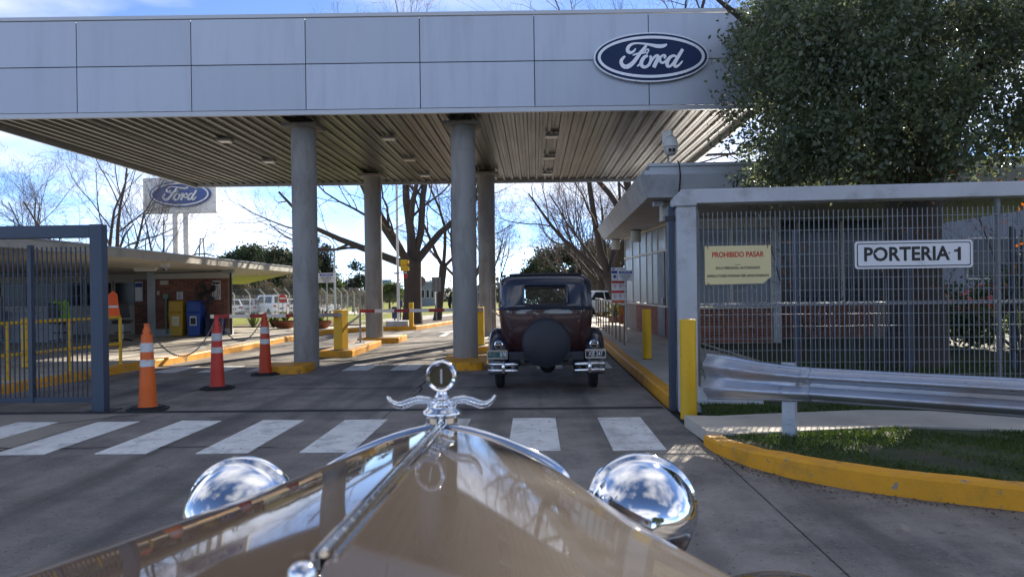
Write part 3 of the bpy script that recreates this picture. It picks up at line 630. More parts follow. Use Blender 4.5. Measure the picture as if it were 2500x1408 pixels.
MB().box(-0.035, 0.035, -0.008, -0.0065, 0.003, 0.008).build('rule', M_BLACK, s2)
text_mb('SOLO PERSONAL AUTORIZADO', 0.042, 0.0, -0.0075, -0.035, 0.86, 0.0006).build('lettering', M_BLACK, s2)
text_mb('INFRACTORES PODRAN SER SANCIONADOS', 0.042, 0.0, -0.0075, -0.13, 0.86, 0.0006).build('lettering', M_BLACK, s2)
for a, b in (((-0.355, -0.01, 0.24), (-0.352, -0.012, 0.2)), ((0.355, -0.01, 0.24), (0.352, -0.012, 0.2)), ((-0.36, -0.01, -0.21), (-0.31, -0.02, -0.29))): MB().bar(a, b, 0.006).build('cable_tie', M_BLACK, s2)
# crash barrier
GR = [(1.72, 7.66), (1.90, 7.50), (2.14, 7.31), (2.42, 7.10), (3.92, 6.07), (7.6, 3.55)]
PROF = [(0.0, 0.0), (0.0, 0.018), (0.075, 0.062), (0.083, 0.08), (0.075, 0.10), (0.018, 0.14), (0.018, 0.172), (0.075, 0.212), (0.083, 0.232), (0.075, 0.25), (0.0, 0.294), (0.0, 0.312)]
gr = thing('crash_barrier', 'dented galvanised steel crash barrier beside the yellow kerb', 'barrier', (3, 6.6, 0))
def wbeam(path, hs, out=0.0):
    mb = MB(); n = len(PROF)
    for i, p in enumerate(path):
        a, b = Vector(path[max(i-1, 0)]), Vector(path[min(i+1, len(path)-1)]); t = (b-a).normalized(); nn = Vector((t.y, -t.x))
        if nn.y > 0: nn = -nn
        z0, h = hs[i]
        for d, z in PROF: q = Vector(p)+nn*(d*(1.0)+out); mb.v.append((q.x, q.y, z0+z/0.312*h))
    for i in range(len(path)-1):
        for j in range(n-1): a = i*n+j; mb.f.append((a, a+n, a+n+1, a+1))
    return mb
o = wbeam([(2.30, 7.19), (2.42, 7.10), (3.92, 6.07), (7.6, 3.55)], [(0.462, 0.312)]*4).build('rail', M_GALV, gr, smooth=True, angle=50)
o.modifiers.new('s', 'SOLIDIFY').thickness = 0.006
o = wbeam(GR[:3]+[(2.44, 7.085), (2.52, 7.03)], [(0.40, 0.46), (0.415, 0.43), (0.435, 0.37), (0.455, 0.322), (0.457, 0.322)], 0.006).build('end_terminal', M_GALV, gr, smooth=True, angle=50)
o.modifiers.new('s', 'SOLIDIFY').thickness = 0.006
mb = MB(); mb.box(2.33, 2.45, 7.24, 7.25, 0.0, 0.80).box(2.33, 2.34, 7.25, 7.32, 0.0, 0.80).box(2.44, 2.45, 7.25, 7.32, 0.0, 0.80); mb.rot(R(-34), (2.39, 7.25)).build('post', M_GALV, gr)
MB().box(5.6, 5.7, 4.98, 5.06, 0.0, 0.75).build('post', M_GALV, gr)
for x, y, z in ((2.22, 7.17, 0.70), (2.22, 7.17, 0.54), (2.40, 7.045, 0.62), (2.50, 6.97, 0.70), (2.50, 6.97, 0.53)): MB().sphere((x, y, z), 0.016, 0.012, 0.016, 10, 6).build('bolt', M_STEEL, gr)
# guard house
gh = thing('guard_house', 'low guard house with brick base, grey windows and broad flared concrete roof', 'building', (3.7, 18.6, 0))
WA = (Vector((3.15, 26.5))-Vector((3.62, 18.6))).normalized()
def gw(s, out=0.0):                                  # along the lane-side wall; out towards the lane
    q = Vector((3.62, 18.6))+WA*s; n = Vector((-WA.y, WA.x)); return (q.x+n.x*out, q.y+n.y*out)
def gbox(s0, s1, o0, o1, z0, z1): return MB().prism([gw(s0, o0), gw(s0, o1), gw(s1, o1), gw(s1, o0)][::-1], z0, z1)
wall = gbox(0.02, 7.9, -0.2, 0.0, 0.1, 0.95).build('side_wall', M_MORT, gh)
wallf = MB().box(3.62, 5.8, 18.62, 18.8, 0.1, 0.95).build('front_wall', M_MORT, gh)
def brick_mesh(l, d=0.1, h=0.056):
    return MB().box(-l/2, l/2, -0.008, d-0.008, 0, h, (0.003, 0.003, 0.003, 0)).mesh('brick', M_BRICK)
BF, BH = brick_mesh(0.238), brick_mesh(0.113)
def bricks(parent, p0, p1, z0, courses, pitch=0.068):
    p0, p1 = Vector(p0), Vector(p1); L = (p1-p0).length; t = (p1-p0)/L; ang = math.atan2(t.y, t.x)
    for c in range(courses):
        s = 0.0; first = c % 2 == 1
        while s < L-0.06:
            l = 0.125 if first or s+0.25 > L else 0.25; first = False
            if s+l > L+0.03: break
            q = p0+t*(s+l/2); inst(BH if l < 0.2 else BF, parent, (q.x, q.y, z0+c*pitch), ang); s += l
bricks(wall, gw(5.9, 0.0), gw(0.65, 0.0), 0.14, 12)
bricks(wallf, (3.62, 18.62), (5.8, 18.62), 0.14, 12)
gbox(-0.02, 7.92, -0.2, 0.05, 0.952, 1.0).build('sill', M_OFFW, gh)
MB().box(3.66, 5.85, 18.56, 18.8, 0.952, 1.0).build('sill', M_OFFW, gh)
ss = [0.05, 0.75, 1.75, 2.75, 3.5, 4.3, 5.3, 6.5, 7.85]
for k in range(len(ss)-1):
    if ss[k] == 1.75: continue
    gbox(ss[k]+0.03, ss[k+1]-0.03, -0.06, -0.012, 1.02, 2.44).build('window_pane', M_FROST, gh)
for k in range(len(ss)-1): gbox(ss[k]+0.03, ss[k+1]-0.03, -0.06, -0.012, 2.515, 3.125).build('window_pane', M_FROST, gh)
for s in ss: gbox(s-0.03, s+0.03, -0.15, 0.008, 1.003, 3.128).build('mullion', M_OFFW, gh)
gbox(0.0, 7.9, -0.15, 0.012, 2.45, 2.51).build('transom', M_OFFW, gh); gbox(0.0, 7.9, -0.15, 0.012, 3.13, 3.20).build('head_rail', M_OFFW, gh)
dr = gbox(1.82, 2.68, -0.05, 0.03, 0.16, 2.44).build('door', M_GATE, gh); gbox(1.9, 2.0, 0.031, 0.07, 1.05, 1.2).build('handle', M_STEEL, dr)
MB().box(3.75, 4.75, 18.66, 18.72, 1.05, 2.9).build('window_pane', M_FROST, gh); MB().box(4.85, 5.75, 18.66, 18.72, 1.05, 2.9).build('window_pane', M_FROST, gh)
MB().box(3.66, 5.8, 18.65, 18.75, 2.91, 3.19).build('head_panel', M_OFFW, gh)
for x in (3.7, 4.8, 5.79): MB().box(x-0.045, x+0.045, 18.62, 18.75, 1.003, 2.905).build('mullion', M_OFFW, gh)
an = MB().box(5.82, 10.4, 20.3, 20.5, 0.0, 1.0).build('annex_wall', M_MORT, gh); bricks(an, (5.82, 20.3), (9.0, 20.3), 0.05, 14)
MB().box(5.82, 10.4, 20.35, 20.48, 1.04, 3.19).build('annex_panel', M_BGLASS, gh); MB().box(5.8, 10.42, 20.26, 20.5, 1.002, 1.038).build('sill', M_OFFW, gh)
for x in (5.86, 7.0, 8.15, 9.3, 10.38): MB().box(x-0.04, x+0.04, 20.31, 20.349, 1.04, 3.19).build('mullion', M_OFFW, gh)
MB().box(5.81, 5.99, 18.63, 20.29, 0.0, 3.19).build('return_wall', M_PORT, gh)
bot = [(2.16, 14.42), (11.6, 14.27), (11.6, 27.4), (2.52, 27.4)]; top = [(1.98, 14.22), (11.8, 14.05), (11.8, 27.6), (2.30, 27.6)]
rf = MB().add([(x, y, 3.20) for x, y in bot]+[(x, y, 3.62) for x, y in top], [(3, 2, 1, 0), (4, 5, 6, 7), (0, 1, 5, 4), (1, 2, 6, 5), (2, 3, 7, 6), (3, 0, 4, 7)]).build('roof', M_PORT, gh, bevel=0.01)
MB().prism([(2.10, 14.32), (11.7, 14.17), (11.7, 27.5), (2.40, 27.5)], 3.624, 3.70).build('roof_edge', M_TRIM, rf)
MB().prism([(2.22, 14.5), (11.6, 14.35), (11.6, 27.4), (2.5, 27.4)], 3.702, 3.80).build('roof_cap', M_TRIM, rf); MB().prism([(2.20, 14.46), (11.62, 14.31), (11.62, 27.42), (2.48, 27.42)], 3.803, 3.86).build('roof_cap', M_TRIM, rf)
MB().tube([(2.72, 14.31, 3.87), (2.74, 14.27, 3.80), (2.74, 14.20, 3.62), (2.745, 14.27, 3.45), (2.74, 14.38, 3.24), (2.66, 14.44, 3.18)], 0.013, 8).build('cable', M_RUB, rf, smooth=True)
for px, py, Y, w, h in ((1552, 552, 22.6, 0.30, 0.36), (1503, 587, 27.0, 0.30, 0.36)):
    p = at(px, py, Y)
    t = thing('drum_light', 'grey drum light under the guard house roof, %s' % ('nearer' if Y < 25 else 'farther'), 'light', (p.x, p.y, 2.84), 'drum lights under the guard house roof')
    MB().lathe([(w/2, 2.84), (w/2, 3.17)], (p.x, p.y, 0), n=24).build('drum', M_OFFW, t, smooth=True, angle=30); MB().lathe([(w/2+0.012, 3.171), (w/2+0.012, 3.199)], (p.x, p.y, 0), n=24).build('collar', M_DARK, t)
t = thing('wall_unit', 'pale grey box unit under the near corner of the guard house roof', 'box', (2.62, 15.2, 2.9))
MB().box(2.55, 2.8, 15.1, 15.45, 2.82, 3.19).build('body', M_OFFW, t, bevel=0.01); MB().box(2.36, 2.54, 14.9, 15.1, 3.10, 3.19).build('lamp', M_TRIM, t)
# dome camera on its pole
p = at(1636, 345, 14.9); X, Y = p.x, p.y
pc = thing('dome_camera', 'white dome security camera on a short pole above the guard house roof', 'camera', (X, Y, 3.86))
MB().tube([(X-0.03, Y+0.05, 3.86), (X-0.03, Y+0.05, 4.55)], 0.02, 10).build('pole', M_STEEL, pc, smooth=True)
MB().box(X-0.15, X+0.06, Y+0.0, Y+0.03, 4.32, 4.55).build('bracket', M_WHITE, pc); MB().tube([(X, Y, 4.4), (X, Y, 4.53), (X, Y-0.01, 4.58)], [0.045, 0.045, 0.02], 14).build('neck', M_WHITE, pc, smooth=True)
MB().lathe([(0.0, 4.455), (0.05, 4.45), (0.10, 4.41), (0.135, 4.34), (0.15, 4.25), (0.155, 4.235), (0.135, 4.23)], (X, Y-0.05, 0), n=28).build('hood', M_WHITE, pc, smooth=True, angle=50)
hd = MB().lathe([(0.135, 4.228), (0.138, 4.19), (0.125, 4.13), (0.09, 4.08), (0.03, 4.06), (0.0, 4.06)], (X, Y-0.05, 0), n=28).build('head', M_OFFW, pc, smooth=True, angle=50)
for dx in (-0.035, 0.035): MB().box(X+dx-0.028, X+dx+0.028, Y-0.188, Y-0.17, 4.125, 4.185).build('lens', M_BLACK, hd)
# sidewalk railing
rl = thing('sidewalk_railing', 'thin rusty steel railing along the right sidewalk beside the lane', 'railing', (2.12, 17.9, 0.15))
for k in range(10):
    y = 17.9+k*1.05; x = 2.10+0.012*k
    MB().tube([(x, y, 0.15), (x, y, 1.10 if k else 1.12)], 0.02, 8).build('post', mat('rusty_post', (0.22, 0.13, 0.06), 0.7, var=0.3, scale=6) if k == 0 else MATS['rusty_post'], rl, smooth=True)
MB().bar((2.098, 17.85, 1.11), (2.21, 27.5, 1.11), 0.05, 0.035).build('top_rail', M_OFFW, rl); MB().bar((2.10, 17.9, 0.62), (2.21, 27.4, 0.62), 0.02, 0.02).build('mid_rail', MATS['rusty_post'], rl)
# information boards beside the railing
def small_sign(name, label, cx, y, cz, w, h, lines, post=None, head='AVISO IMPORTANTE', rimm=None):
    t = thing(name, label, 'sign', (cx, y, 0.15)); k = h/0.62
    plate(t, cx, y, cz, w, h, M_OFFW, 'frame', 0.02); plate(t, cx, y-0.0205, cz, w*0.94, h*0.92, M_SIGNW, 'face', 0.002); plate(t, cx, y-0.023, cz+h*0.29, w*0.78, h*0.22, M_BLUEP, 'header', 0.002)
    text_mb(head, h*0.17, cx, y-0.0265, cz+h*0.29, w*0.72/(h*0.17*10.6), 0.001*k).build('heading', M_SIGNW, t)
    for i, s in enumerate(lines): text_mb(s, h*0.105, cx, y-0.0245, cz+h*(0.07-0.115*i), w*0.8/(h*0.105*0.62*24), 0.0012*k).build('lettering', M_BLACK, t)
    if post: MB().tube([(cx+post[0], y+0.05, post[1]), (cx+post[0], y+0.05, cz+h*0.4)], post[2], 10).build('post', M_TRIM, t, smooth=True)
    return t
LN = ['TODO LOS VEHICULOS Y', 'PERSONAS QUE INGRESEN A', 'LA PROPIEDAD DE FORD', 'ESTAN SUJETOS A', 'INSPECCION']
p = at(1527, 672.5, 19.0)
small_sign('notice_sign', 'small white notice with blue header overlapping the tall rules board', p.x, 19.0, p.z, 0.415, 0.27, LN, (0.0, 0.15, 0.022))
p = at(1511.5, 697, 19.35); BX, BZ, BY = p.x, p.z, 19.35
ib = thing('rules_board', 'tall white board with red and orange bands and prohibition symbols', 'sign', (BX, BY, 0.15))
plate(ib, BX, BY, BZ, 0.385, 0.92, M_SIGNW)
def band(z0, z1, m, x0=-0.19, x1=0.19): MB().box(BX+x0, BX+x1, BY-0.015, BY-0.0125, BZ+z0, BZ+z1).build('band', m, ib)
band(0.31, 0.38, M_BLUEP, -0.19, -0.03); band(0.06, 0.125, M_REDP); band(-0.19, -0.125, M_REDP); band(-0.44, -0.37, M_ORGP)
bl = oval(0.036, 1, 0.5, -0.0, 0.002, 20); bl.move((BX-0.14, BY-0.0145, BZ+0.425)); bl.build('emblem', M_BLUEP, ib)
text_mb('normas de ingreso', 0.032, BX+0.045, BY-0.0135, BZ+0.425, 0.75).build('lettering', M_GREYP, ib)
for zc in (0.0, -0.255):
    for xc in (-0.11, 0.03, 0.155):
        c = oval(0.042, 1, 1, -0.002, 0, 20, hole=(0.78, 0.78)); c.move((BX+xc, BY-0.0125, BZ+zc)); c.build('symbol_ring', M_REDP, ib)
        MB().bar((BX+xc-0.02, BY-0.0135, BZ+zc+0.014), (BX+xc+0.018, BY-0.0135, BZ+zc-0.014), 0.002, 0.012).build('symbol', M_BLACK, ib)
        MB().box(BX+xc-0.035, BX+xc+0.03, BY-0.0135, BY-0.0125, BZ+zc-0.068, BZ+zc-0.06).build('caption', M_GREYP, ib)
c = oval(0.04, 1, 1, -0.002, 0, 20); c.move((BX-0.11, BY-0.0125, BZ+0.23)); c.build('symbol', M_BLUEP, ib)
for k in range(3): MB().box(BX-0.12, BX+0.15, BY-0.0135, BY-0.0125, BZ-0.505-0.022*k+0.06, BZ-0.498-0.022*k+0.06).build('caption', M_GREYP, ib)
for dx in (-0.17, 0.17): MB().box(BX+dx-0.015, BX+dx+0.015, BY+0.003, BY+0.03, 0.15, BZ+0.44).build('post', M_STEEL, ib)

# ================================================================== left side: gate, cones, islands, barriers
lg2 = thing('gate_portal', 'dark blue steel gate frame with thick post and top beam', 'gate', (-5.57, 9.75, 0))
MB().box(-5.765, -5.60, 9.66, 9.80, 0.0, 2.44).build('post', M_GATE, lg2, bevel=0.008); MB().box(-10.2, -5.768, 9.67, 9.79, 2.27, 2.435).build('beam', M_GATE, lg2, bevel=0.008)
MB().box(-5.84, -5.52, 9.55, 9.95, 0.0, 0.014).build('base_plate', M_DARK, lg2)
lf = thing('sliding_gate_leaf', 'barred sliding gate leaf with wire cross bars behind the blue frame', 'gate', (-7, 9.98, 0))
wire_mesh(lf, -10.1, -5.84, 9.98, 0.16, 2.17, 0.066, 0.146, M_GATE, None, 0.012, 'bars')
MB().box(-10.15, -5.80, 9.955, 10.005, 0.09, 0.157).build('bottom_rail', M_GATE, lf); MB().box(-6.78, -6.73, 9.94, 10.02, 0.09, 2.2).build('stile', M_GATE, lf); MB().box(-5.83, -5.80, 9.95, 10.0, 0.16, 2.2).build('stile', M_GATE, lf)
def cone(x, y, m, label, rz=0.0):
    t = thing('traffic_cone', label, 'cone', (x, y, 0), 'chained traffic cones', local=True, rz=rz)
    b = [(0.27*math.cos(R(22.5+45*k)), 0.24*math.sin(R(22.5+45*k))) for k in range(8)]
    MB().prism(b, 0.0, 0.03).build('base', M_RUB, t, bevel=0.008); MB().prism([(u*0.8, v*0.8) for u, v in b], 0.031, 0.05).build('base_collar', M_RUB, t, bevel=0.005)
    pr = [(0.125, 0.05), (0.114, 0.06), (0.110, 0.12), (0.103, 0.30), (0.1035, 0.305), (0.1025, 0.315), (0.09, 0.55), (0.0895, 0.56), (0.07, 0.985), (0.066, 0.995), (0.048, 0.998), (0.046, 1.03), (0.038, 1.075), (0.032, 1.085), (0.034, 1.115), (0.037, 1.125), (0.034, 1.135), (0.0, 1.136)]
    MB().lathe(pr, n=32).build('body', m, t, smooth=True, angle=40)
    rr = lambda z: 0.1025+(0.07-0.1025)*(z-0.315)/(0.985-0.315)+0.0022
    for z0, z1 in ((0.575, 0.665), (0.765, 0.885)): MB().lathe([(rr(z0)-0.004, z0), (rr(z0), z0+0.001), (rr(z1), z1-0.001), (rr(z1)-0.004, z1)], n=32).build('reflective_band', M_BAND, t, smooth=True, angle=50)
    mb = MB(); mb.tube([(0.05*math.cos(a)+0.0, 0, 1.04+0.03*math.sin(a)) for a in [R(30*k) for k in range(13)]], 0.008, 6).build('chain_eye', m, t, smooth=True)
    return Vector((x, y, 1.03))
c1 = cone(*gp(361, 1000)[:2], M_ORC, 'orange traffic cone with two white bands nearest the blue gate post', 0.2)
c2 = cone(*gp(531, 949)[:2], M_ORR, 'pinkish red traffic cone, middle of the chained three', 0.1)
c3 = cone(*gp(648, 915)[:2], M_ORD, 'dark red-orange traffic cone beside the left concrete column', 0.3)
def chain(a, b, sag, label):
    a, b = a+Vector((0.05, 0, 0)), b-Vector((0.04, 0, -0.02)); t = tag(None or bpy.data.objects.new('x', None)) if False else None
    N = 60; pts = [a.lerp(b, i/N)-Vector((0, 0, sag*(1-(2*i/N-1)**2))) for i in range(N+1)]
    d = [0.0]
    for i in range(N): d.append(d[-1]+(pts[i+1]-pts[i]).length)
    P = 0.034; n = int(d[-1]/P); mb = MB(); j = 0
    for i in range(n):
        s = (i+0.5)*P
        while d[j+1] < s: j += 1
        q = pts[j].lerp(pts[j+1], (s-d[j])/(d[j+1]-d[j])); tg = (pts[j+1]-pts[j]).normalized(); side = tg.cross(Vector((0, 0, 1))).normalized(); upv = side.cross(tg)
        e = (side if i % 2 else upv)
        loop = [q+tg*(0.023*math.cos(R(45*k)))+e*(0.012*math.sin(R(45*k))) for k in range(9)]
        mb.tube(loop, 0.0042, 4, caps=False)
    return tag(mb.build('chain', mat('chain_steel', (0.22, 0.22, 0.23), 0.4, metal=0.7) if 'chain_steel' not in MATS else MATS['chain_steel']), label, 'chain', 'chains between the cones')
chain(c1, c2, 0.42, 'steel chain sagging between the orange and the middle cone')
chain(c2, c3, 0.34, 'steel chain sagging between the middle and the farthest cone')
def island(label, poly, h=0.15, topm=None, inset=0.12):
    t = thing('traffic_island', label, 'island', (sum(p[0] for p in poly)/len(poly), sum(p[1] for p in poly)/len(poly), 0), 'yellow kerbed islands under the canopy')
    MB().prism(poly, -0.03, h).build('kerb', M_YEL, t, bevel=0.018)
    if topm:
        cx = sum(p[0] for p in poly)/len(poly); cy_ = sum(p[1] for p in poly)/len(poly)
        w = max(p[0] for p in poly)-min(p[0] for p in poly); d = max(p[1] for p in poly)-min(p[1] for p in poly)
        MB().prism([(cx+(p[0]-cx)*(1-2*inset/w), cy_+(p[1]-cy_)*(1-2*inset/d)) for p in poly], 0.0, h+0.006).build('top', topm, t)
def capsule(x0, x1, y0, y1, n=8):
    cx, r = (x0+x1)/2, (x1-x0)/2
    return [(cx-r*math.cos(math.pi*k/n), y0+r*0.45-r*0.45*math.sin(math.pi*k/n)) for k in range(n+1)]+[(x1, y1), (x0, y1)]
island('low rounded yellow island in front of the left concrete column', capsule(-5.15, -4.28, 13.82, 14.62))
island('low rounded yellow island around the foot of the middle concrete column', capsule(-1.84, -0.98, 14.12, 15.75))
island('yellow kerbed island with barrier post between the left and middle lanes', [(-4.97, 17.25), (-4.2, 17.25), (-4.2, 20.6), (-4.97, 20.6)], topm=M_WALK)
island('yellow kerbed island at the foot of the left rear column', [(-5.1, 21.55), (-3.9, 21.55), (-3.9, 23.0), (-5.1, 23.0)], topm=M_WALK)
island('yellow kerbed island beyond the middle column beside the maroon car', [(-1.85, 17.85), (-1.0, 17.85), (-1.0, 22.9), (-1.85, 22.9)], topm=M_WALK)
def barrier(label, x, y, w, d, x_end, z, rz=0.0):
    t = thing('barrier_gate', label, 'barrier', (x, y, 0.15))
    MB().box(x-w/2, x+w/2, y-d/2, y+d/2, 0.15, 1.075).rot(rz, (x, y)).build('cabinet', M_YELP, t, bevel=0.012)
    MB().box(x-w/2-0.02, x+w/2+0.02, y-d/2-0.02, y+d/2+0.02, 0.152, 0.165).rot(rz, (x, y)).build('base_plate', M_DARK, t)
    MB().lathe([(0.035, -0.10), (0.035, 0.0)], (x, y-d/2, z), 'Y', 16).build('pivot', M_DARK, t)
    a = MB().box(x_end, x+0.08, y-d/2-0.10, y-d/2-0.06, z-0.04, z+0.04).build('arm', M_ARM, t)
    MB().box(x-0.55, x+0.1, y-d/2-0.115, y-d/2-0.104, z-0.028, z+0.028).build('arm_clamp', M_STEEL, t); MB().box(x_end-0.012, x_end-0.001, y-d/2-0.105, y-d/2-0.055, z-0.045, z+0.045).build('end_cap', M_DARK, t)
barrier('yellow barrier post with red and white arm lowered across the left lane', -4.53, 17.55, 0.22, 0.30, -7.5, 0.965, R(-14))
barrier('yellow barrier post behind the middle column with arm lowered across the middle lane', -1.34, 18.4, 0.2, 0.26, -4.27, 1.02)
def hook_post(label, x, y, z0, h, dx, brace=True):
    t = thing('card_reader_post', label, 'post', (x, y, z0), 'bent steel card reader posts')
    pts = [(x, y, z0), (x, y, h-0.16)]+[(x+dx*0.1*(1-math.cos(R(a))), y, h-0.16+0.11*math.sin(R(a))) for a in (25, 50, 75, 90)]+[(x+dx*0.2, y, h-0.07)]
    MB().tube(pts, 0.026, 10).build('tube', M_STEEL, t, smooth=True)
    MB().lathe([(0.035, -0.04), (0.055, 0.02), (0.05, 0.06)], (x+dx*0.24, y, h-0.09), 'Z', 12).build('head', M_STEEL, t, smooth=True)
    MB().prism([(x-0.12, y-0.08), (x+0.12, y-0.08), (x+0.12, y+0.08), (x-0.12, y+0.08)], z0, z0+0.02).build('foot', M_STEEL, t)
    for s in (-1, 1): MB().bar((x+s*0.09, y, z0+0.02), (x+s*0.02, y, z0+0.2), 0.012, 0.01).build('gusset', M_STEEL, t)
    if brace: MB().bar((x, y, h-0.75), (x+dx*0.42, y, h-1.05), 0.03, 0.05).build('brace', M_STEEL, t)
hook_post('bent steel card reader post on the island left of the left rear column', -4.55, 19.6, 0.15, 1.62, -1)
hook_post('bent steel card reader post right of the middle rear column', -1.18, 20.6, 0.15, 1.68, 1)
hook_post('bent steel card reader post just left of the middle rear column', -1.52, 20.2, 0.15, 1.68, -1)
# ================================================================== left gate booth and what stands in it
bt = thing('gate_booth', 'open gate booth with thin pale cantilever roof and red brick screen wall', 'building', (-11, 24.2, 0.15))
rp_ = [(-9.0, 10.5), (-9.0, 28.6), (-17, 44), (-24, 44), (-24, 10.5)]
zt = lambda x, y: 2.54-0.0085*(y-12); zs = lambda x, y: zt(x, y)-0.185-0.035*min(max(-9-x, 0), 4)
MB().prism(rp_, zs, zt).build('roof', mat('roof_cream_paint', (0.46, 0.44, 0.38), 0.7, var=0.1, scale=1.2, dirt=(0.3, 0.29, 0.25), dscale=1.5), bt)
MB().prism([(-8.97, 10.48), (-8.97, 28.62), (-9.1, 28.62), (-9.1, 10.48)], lambda x, y: zt(x, y)+0.002, lambda x, y: zt(x, y)+0.03).build('roof_drip_edge', M_TRIM, bt)
bw = MB().box(-12.28, -9.84, 24.22, 24.42, 0.35, 1.97).build('brick_wall', M_MORT, bt)
bricks(bw, (-12.28, 24.22), (-9.84, 24.22), 0.36, 23, 0.07)
MB().box(-12.3, -9.82, 24.2, 24.44, 0.1, 0.345).build('plinth', M_PORT, bt); MB().box(-12.3, -9.82, 24.19, 24.44, 1.973, 2.24).build('lintel', M_OFFW, bt)
MB().tube([(-9.80, 24.18, 0.15), (-9.80, 24.18, 2.16)], 0.03, 10).build('downpipe', M_RUB, bt, smooth=True); MB().box(-10.0, -9.66, 24.0, 24.18, 2.13, 2.28).build('pipe_box', M_STEEL, bt)
MB().bar((-12.3, 24.17, 2.15), (-9.8, 24.17, 2.19), 0.025).build('conduit', M_RUB, bt)
MB().box(-12.55, -12.29, 24.2, 24.5, 0.1, 2.2).build('pier', M_PORT, bt)
# recessed office behind: wall with door and windows, and a low brick front
MB().box(-24, -12.56, 26.0, 26.2, 0.1, 2.2).build('back_wall', M_OFFW, bt)
ow = MB().box(-13.35, -12.56, 24.9, 25.05, 0.15, 1.98).build('office_wall', M_MORT, bt); bricks(ow, (-13.35, 24.9), (-12.56, 24.9), 0.16, 23, 0.076)
dd = MB().box(-12.75, -12.56, 24.84, 24.895, 0.9, 1.95).build('notice_panel', M_BLUED, bt)
MB().box(-13.3, -13.05, 24.86, 24.892, 1.25, 1.9).build('poster', M_SIGNW, bt); MB().box(-13.29, -13.06, 24.852, 24.858, 1.72, 1.85).build('poster_header', M_BLUEP, bt)
for k in range(6):
    x0 = -19.6+k*1.0; fr = MB().box(x0, x0+0.95, 25.90, 25.99, 1.05, 1.95).build('window', M_OFFW, bt); MB().box(x0+0.06, x0+0.89, 25.88, 25.899, 1.11, 1.89).build('pane', M_BGLASS, fr)
MB().box(-19.6, -13.6, 21.2, 21.6, 0.15, 1.05).build('counter', mat('counter_grey', (0.3, 0.31, 0.32), 0.5), bt); MB().box(-19.7, -13.5, 21.1, 21.7, 1.053, 1.10).build('counter_top', M_OFFW, bt)
MB().box(-15.9, -15.1, 21.0, 21.09, 0.2, 1.5).build('cabinet_front', M_FROST, bt)
MB().box(-18.4, -16.2, 22.2, 22.3, 1.1, 1.95).build('booth_glass', M_BGLASS, bt); MB().box(-18.5, -16.1, 22.15, 22.35, 1.96, 2.04).build('booth_rail', M_WHITE, bt)
# posters and small boxes on the brick wall
def on_wall(name, label, cat, x0, x1, z0, z1, m, hdr=None, th=0.01):
    t = thing(name, label, cat, ((x0+x1)/2, 24.2, z0)); y = 24.205
    MB().box(x0, x1, y-th, y, z0, z1).build('sheet' if th < 0.03 else 'case', m, t)
    if hdr: MB().box(x0+0.02, x1-0.02, y-th-0.003, y-th-0.001, z1-(z1-z0)*0.16, z1-(z1-z0)*0.06).build('header', hdr, t)
    if th < 0.03:
        for k in range(5): z = z0+(z1-z0)*(0.12+0.13*k); MB().box(x0+0.04, x1-0.05-0.03*(k % 2), y-th-0.003, y-th-0.001, z, z+0.018).build('print_line', M_GREYP, t)
on_wall('poster', 'white printed poster on the brick wall behind the big fan', 'poster', -10.42, -10.14, 1.28, 1.88, M_SIGNW, M_BLACK)
on_wall('poster', 'small white printed sheet on the brick wall above the yellow bin', 'poster', -11.58, -11.38, 1.30, 1.56, M_SIGNW, M_GREYP)
on_wall('switch_box', 'tiny cream switch plate on the brick wall', 'switch', -12.22, -12.14, 1.46, 1.58, M_OFFW, None, 0.03)
on_wall('meter_box', 'pale box high on the brick wall', 'box', -12.1, -11.83, 1.78, 1.92, M_OFFW, None, 0.06)
on_wall('call_box', 'pale green call box on the brick wall', 'box', -12.0, -11.84, 1.33, 1.48, mat('pale_green', (0.16, 0.33, 0.24), 0.5), None, 0.07)
MB().tube([(-11.92, 24.16, 0.2), (-11.92, 24.16, 1.33)], 0.025, 8).build('drop_pipe', MATS['pale_green'], bt, smooth=True)
# wheelless recycling bins
def bin_(x, y, m, pm, label):
    t = thing('recycling_bin', label, 'bin', (x, y, 0.15), 'recycling bins', local=True)
    MB().box(-0.19, 0.19, -0.17, 0.17, 0.0, 0.72, (-0.04, -0.04, -0.03, -0.03)).build('body', m, t, bevel=0.015)
    MB().box(-0.25, 0.25, -0.215, 0.215, 0.722, 0.76).build('rim', m, t, bevel=0.01)
    MB().slabx([(-0.2, 0.762), (0.2, 0.762), (0.2, 1.05), (0.1, 1.12), (-0.14, 1.12), (-0.18, 1.09)], -0.225, 0.225).build('lid', m, t, bevel=0.015)
    f = MB().box(-0.17, 0.17, -0.212, -0.199, 0.82, 1.04).build('flap', m, t, bevel=0.004)
    MB().box(-0.11, 0.11, -0.212, -0.205, 0.33, 0.62).build('sticker', M_SIGNW, t); MB().box(-0.085, 0.085, -0.215, -0.213, 0.36, 0.57).build('sticker_print', pm, t)
bin_(-11.37, 23.85, M_BINY, MATS['sign_cream'], 'yellow recycling bin against the brick wall')
bin_(-10.80, 23.85, M_BINB, M_BLACK, 'blue recycling bin against the brick wall')
MB().box(-10.42, -9.98, 23.7, 24.1, 0.15, 0.72, (0.03, 0.03, 0.03, 0.03))
t = thing('storage_bin', 'low dark blue bin on the floor under the big fan', 'bin', (-10.2, 23.9, 0.15))
MB().box(-10.42, -9.98, 23.72, 24.1, 0.15, 0.70, (-0.03, -0.03, -0.02, -0.02)).build('body', mat('dark_blue_plastic', (0.012, 0.016, 0.07), 0.5), t, bevel=0.015); MB().box(-10.47, -9.93, 23.68, 24.14, 0.702, 0.75).build('lid', MATS['dark_blue_plastic'], t, bevel=0.012)
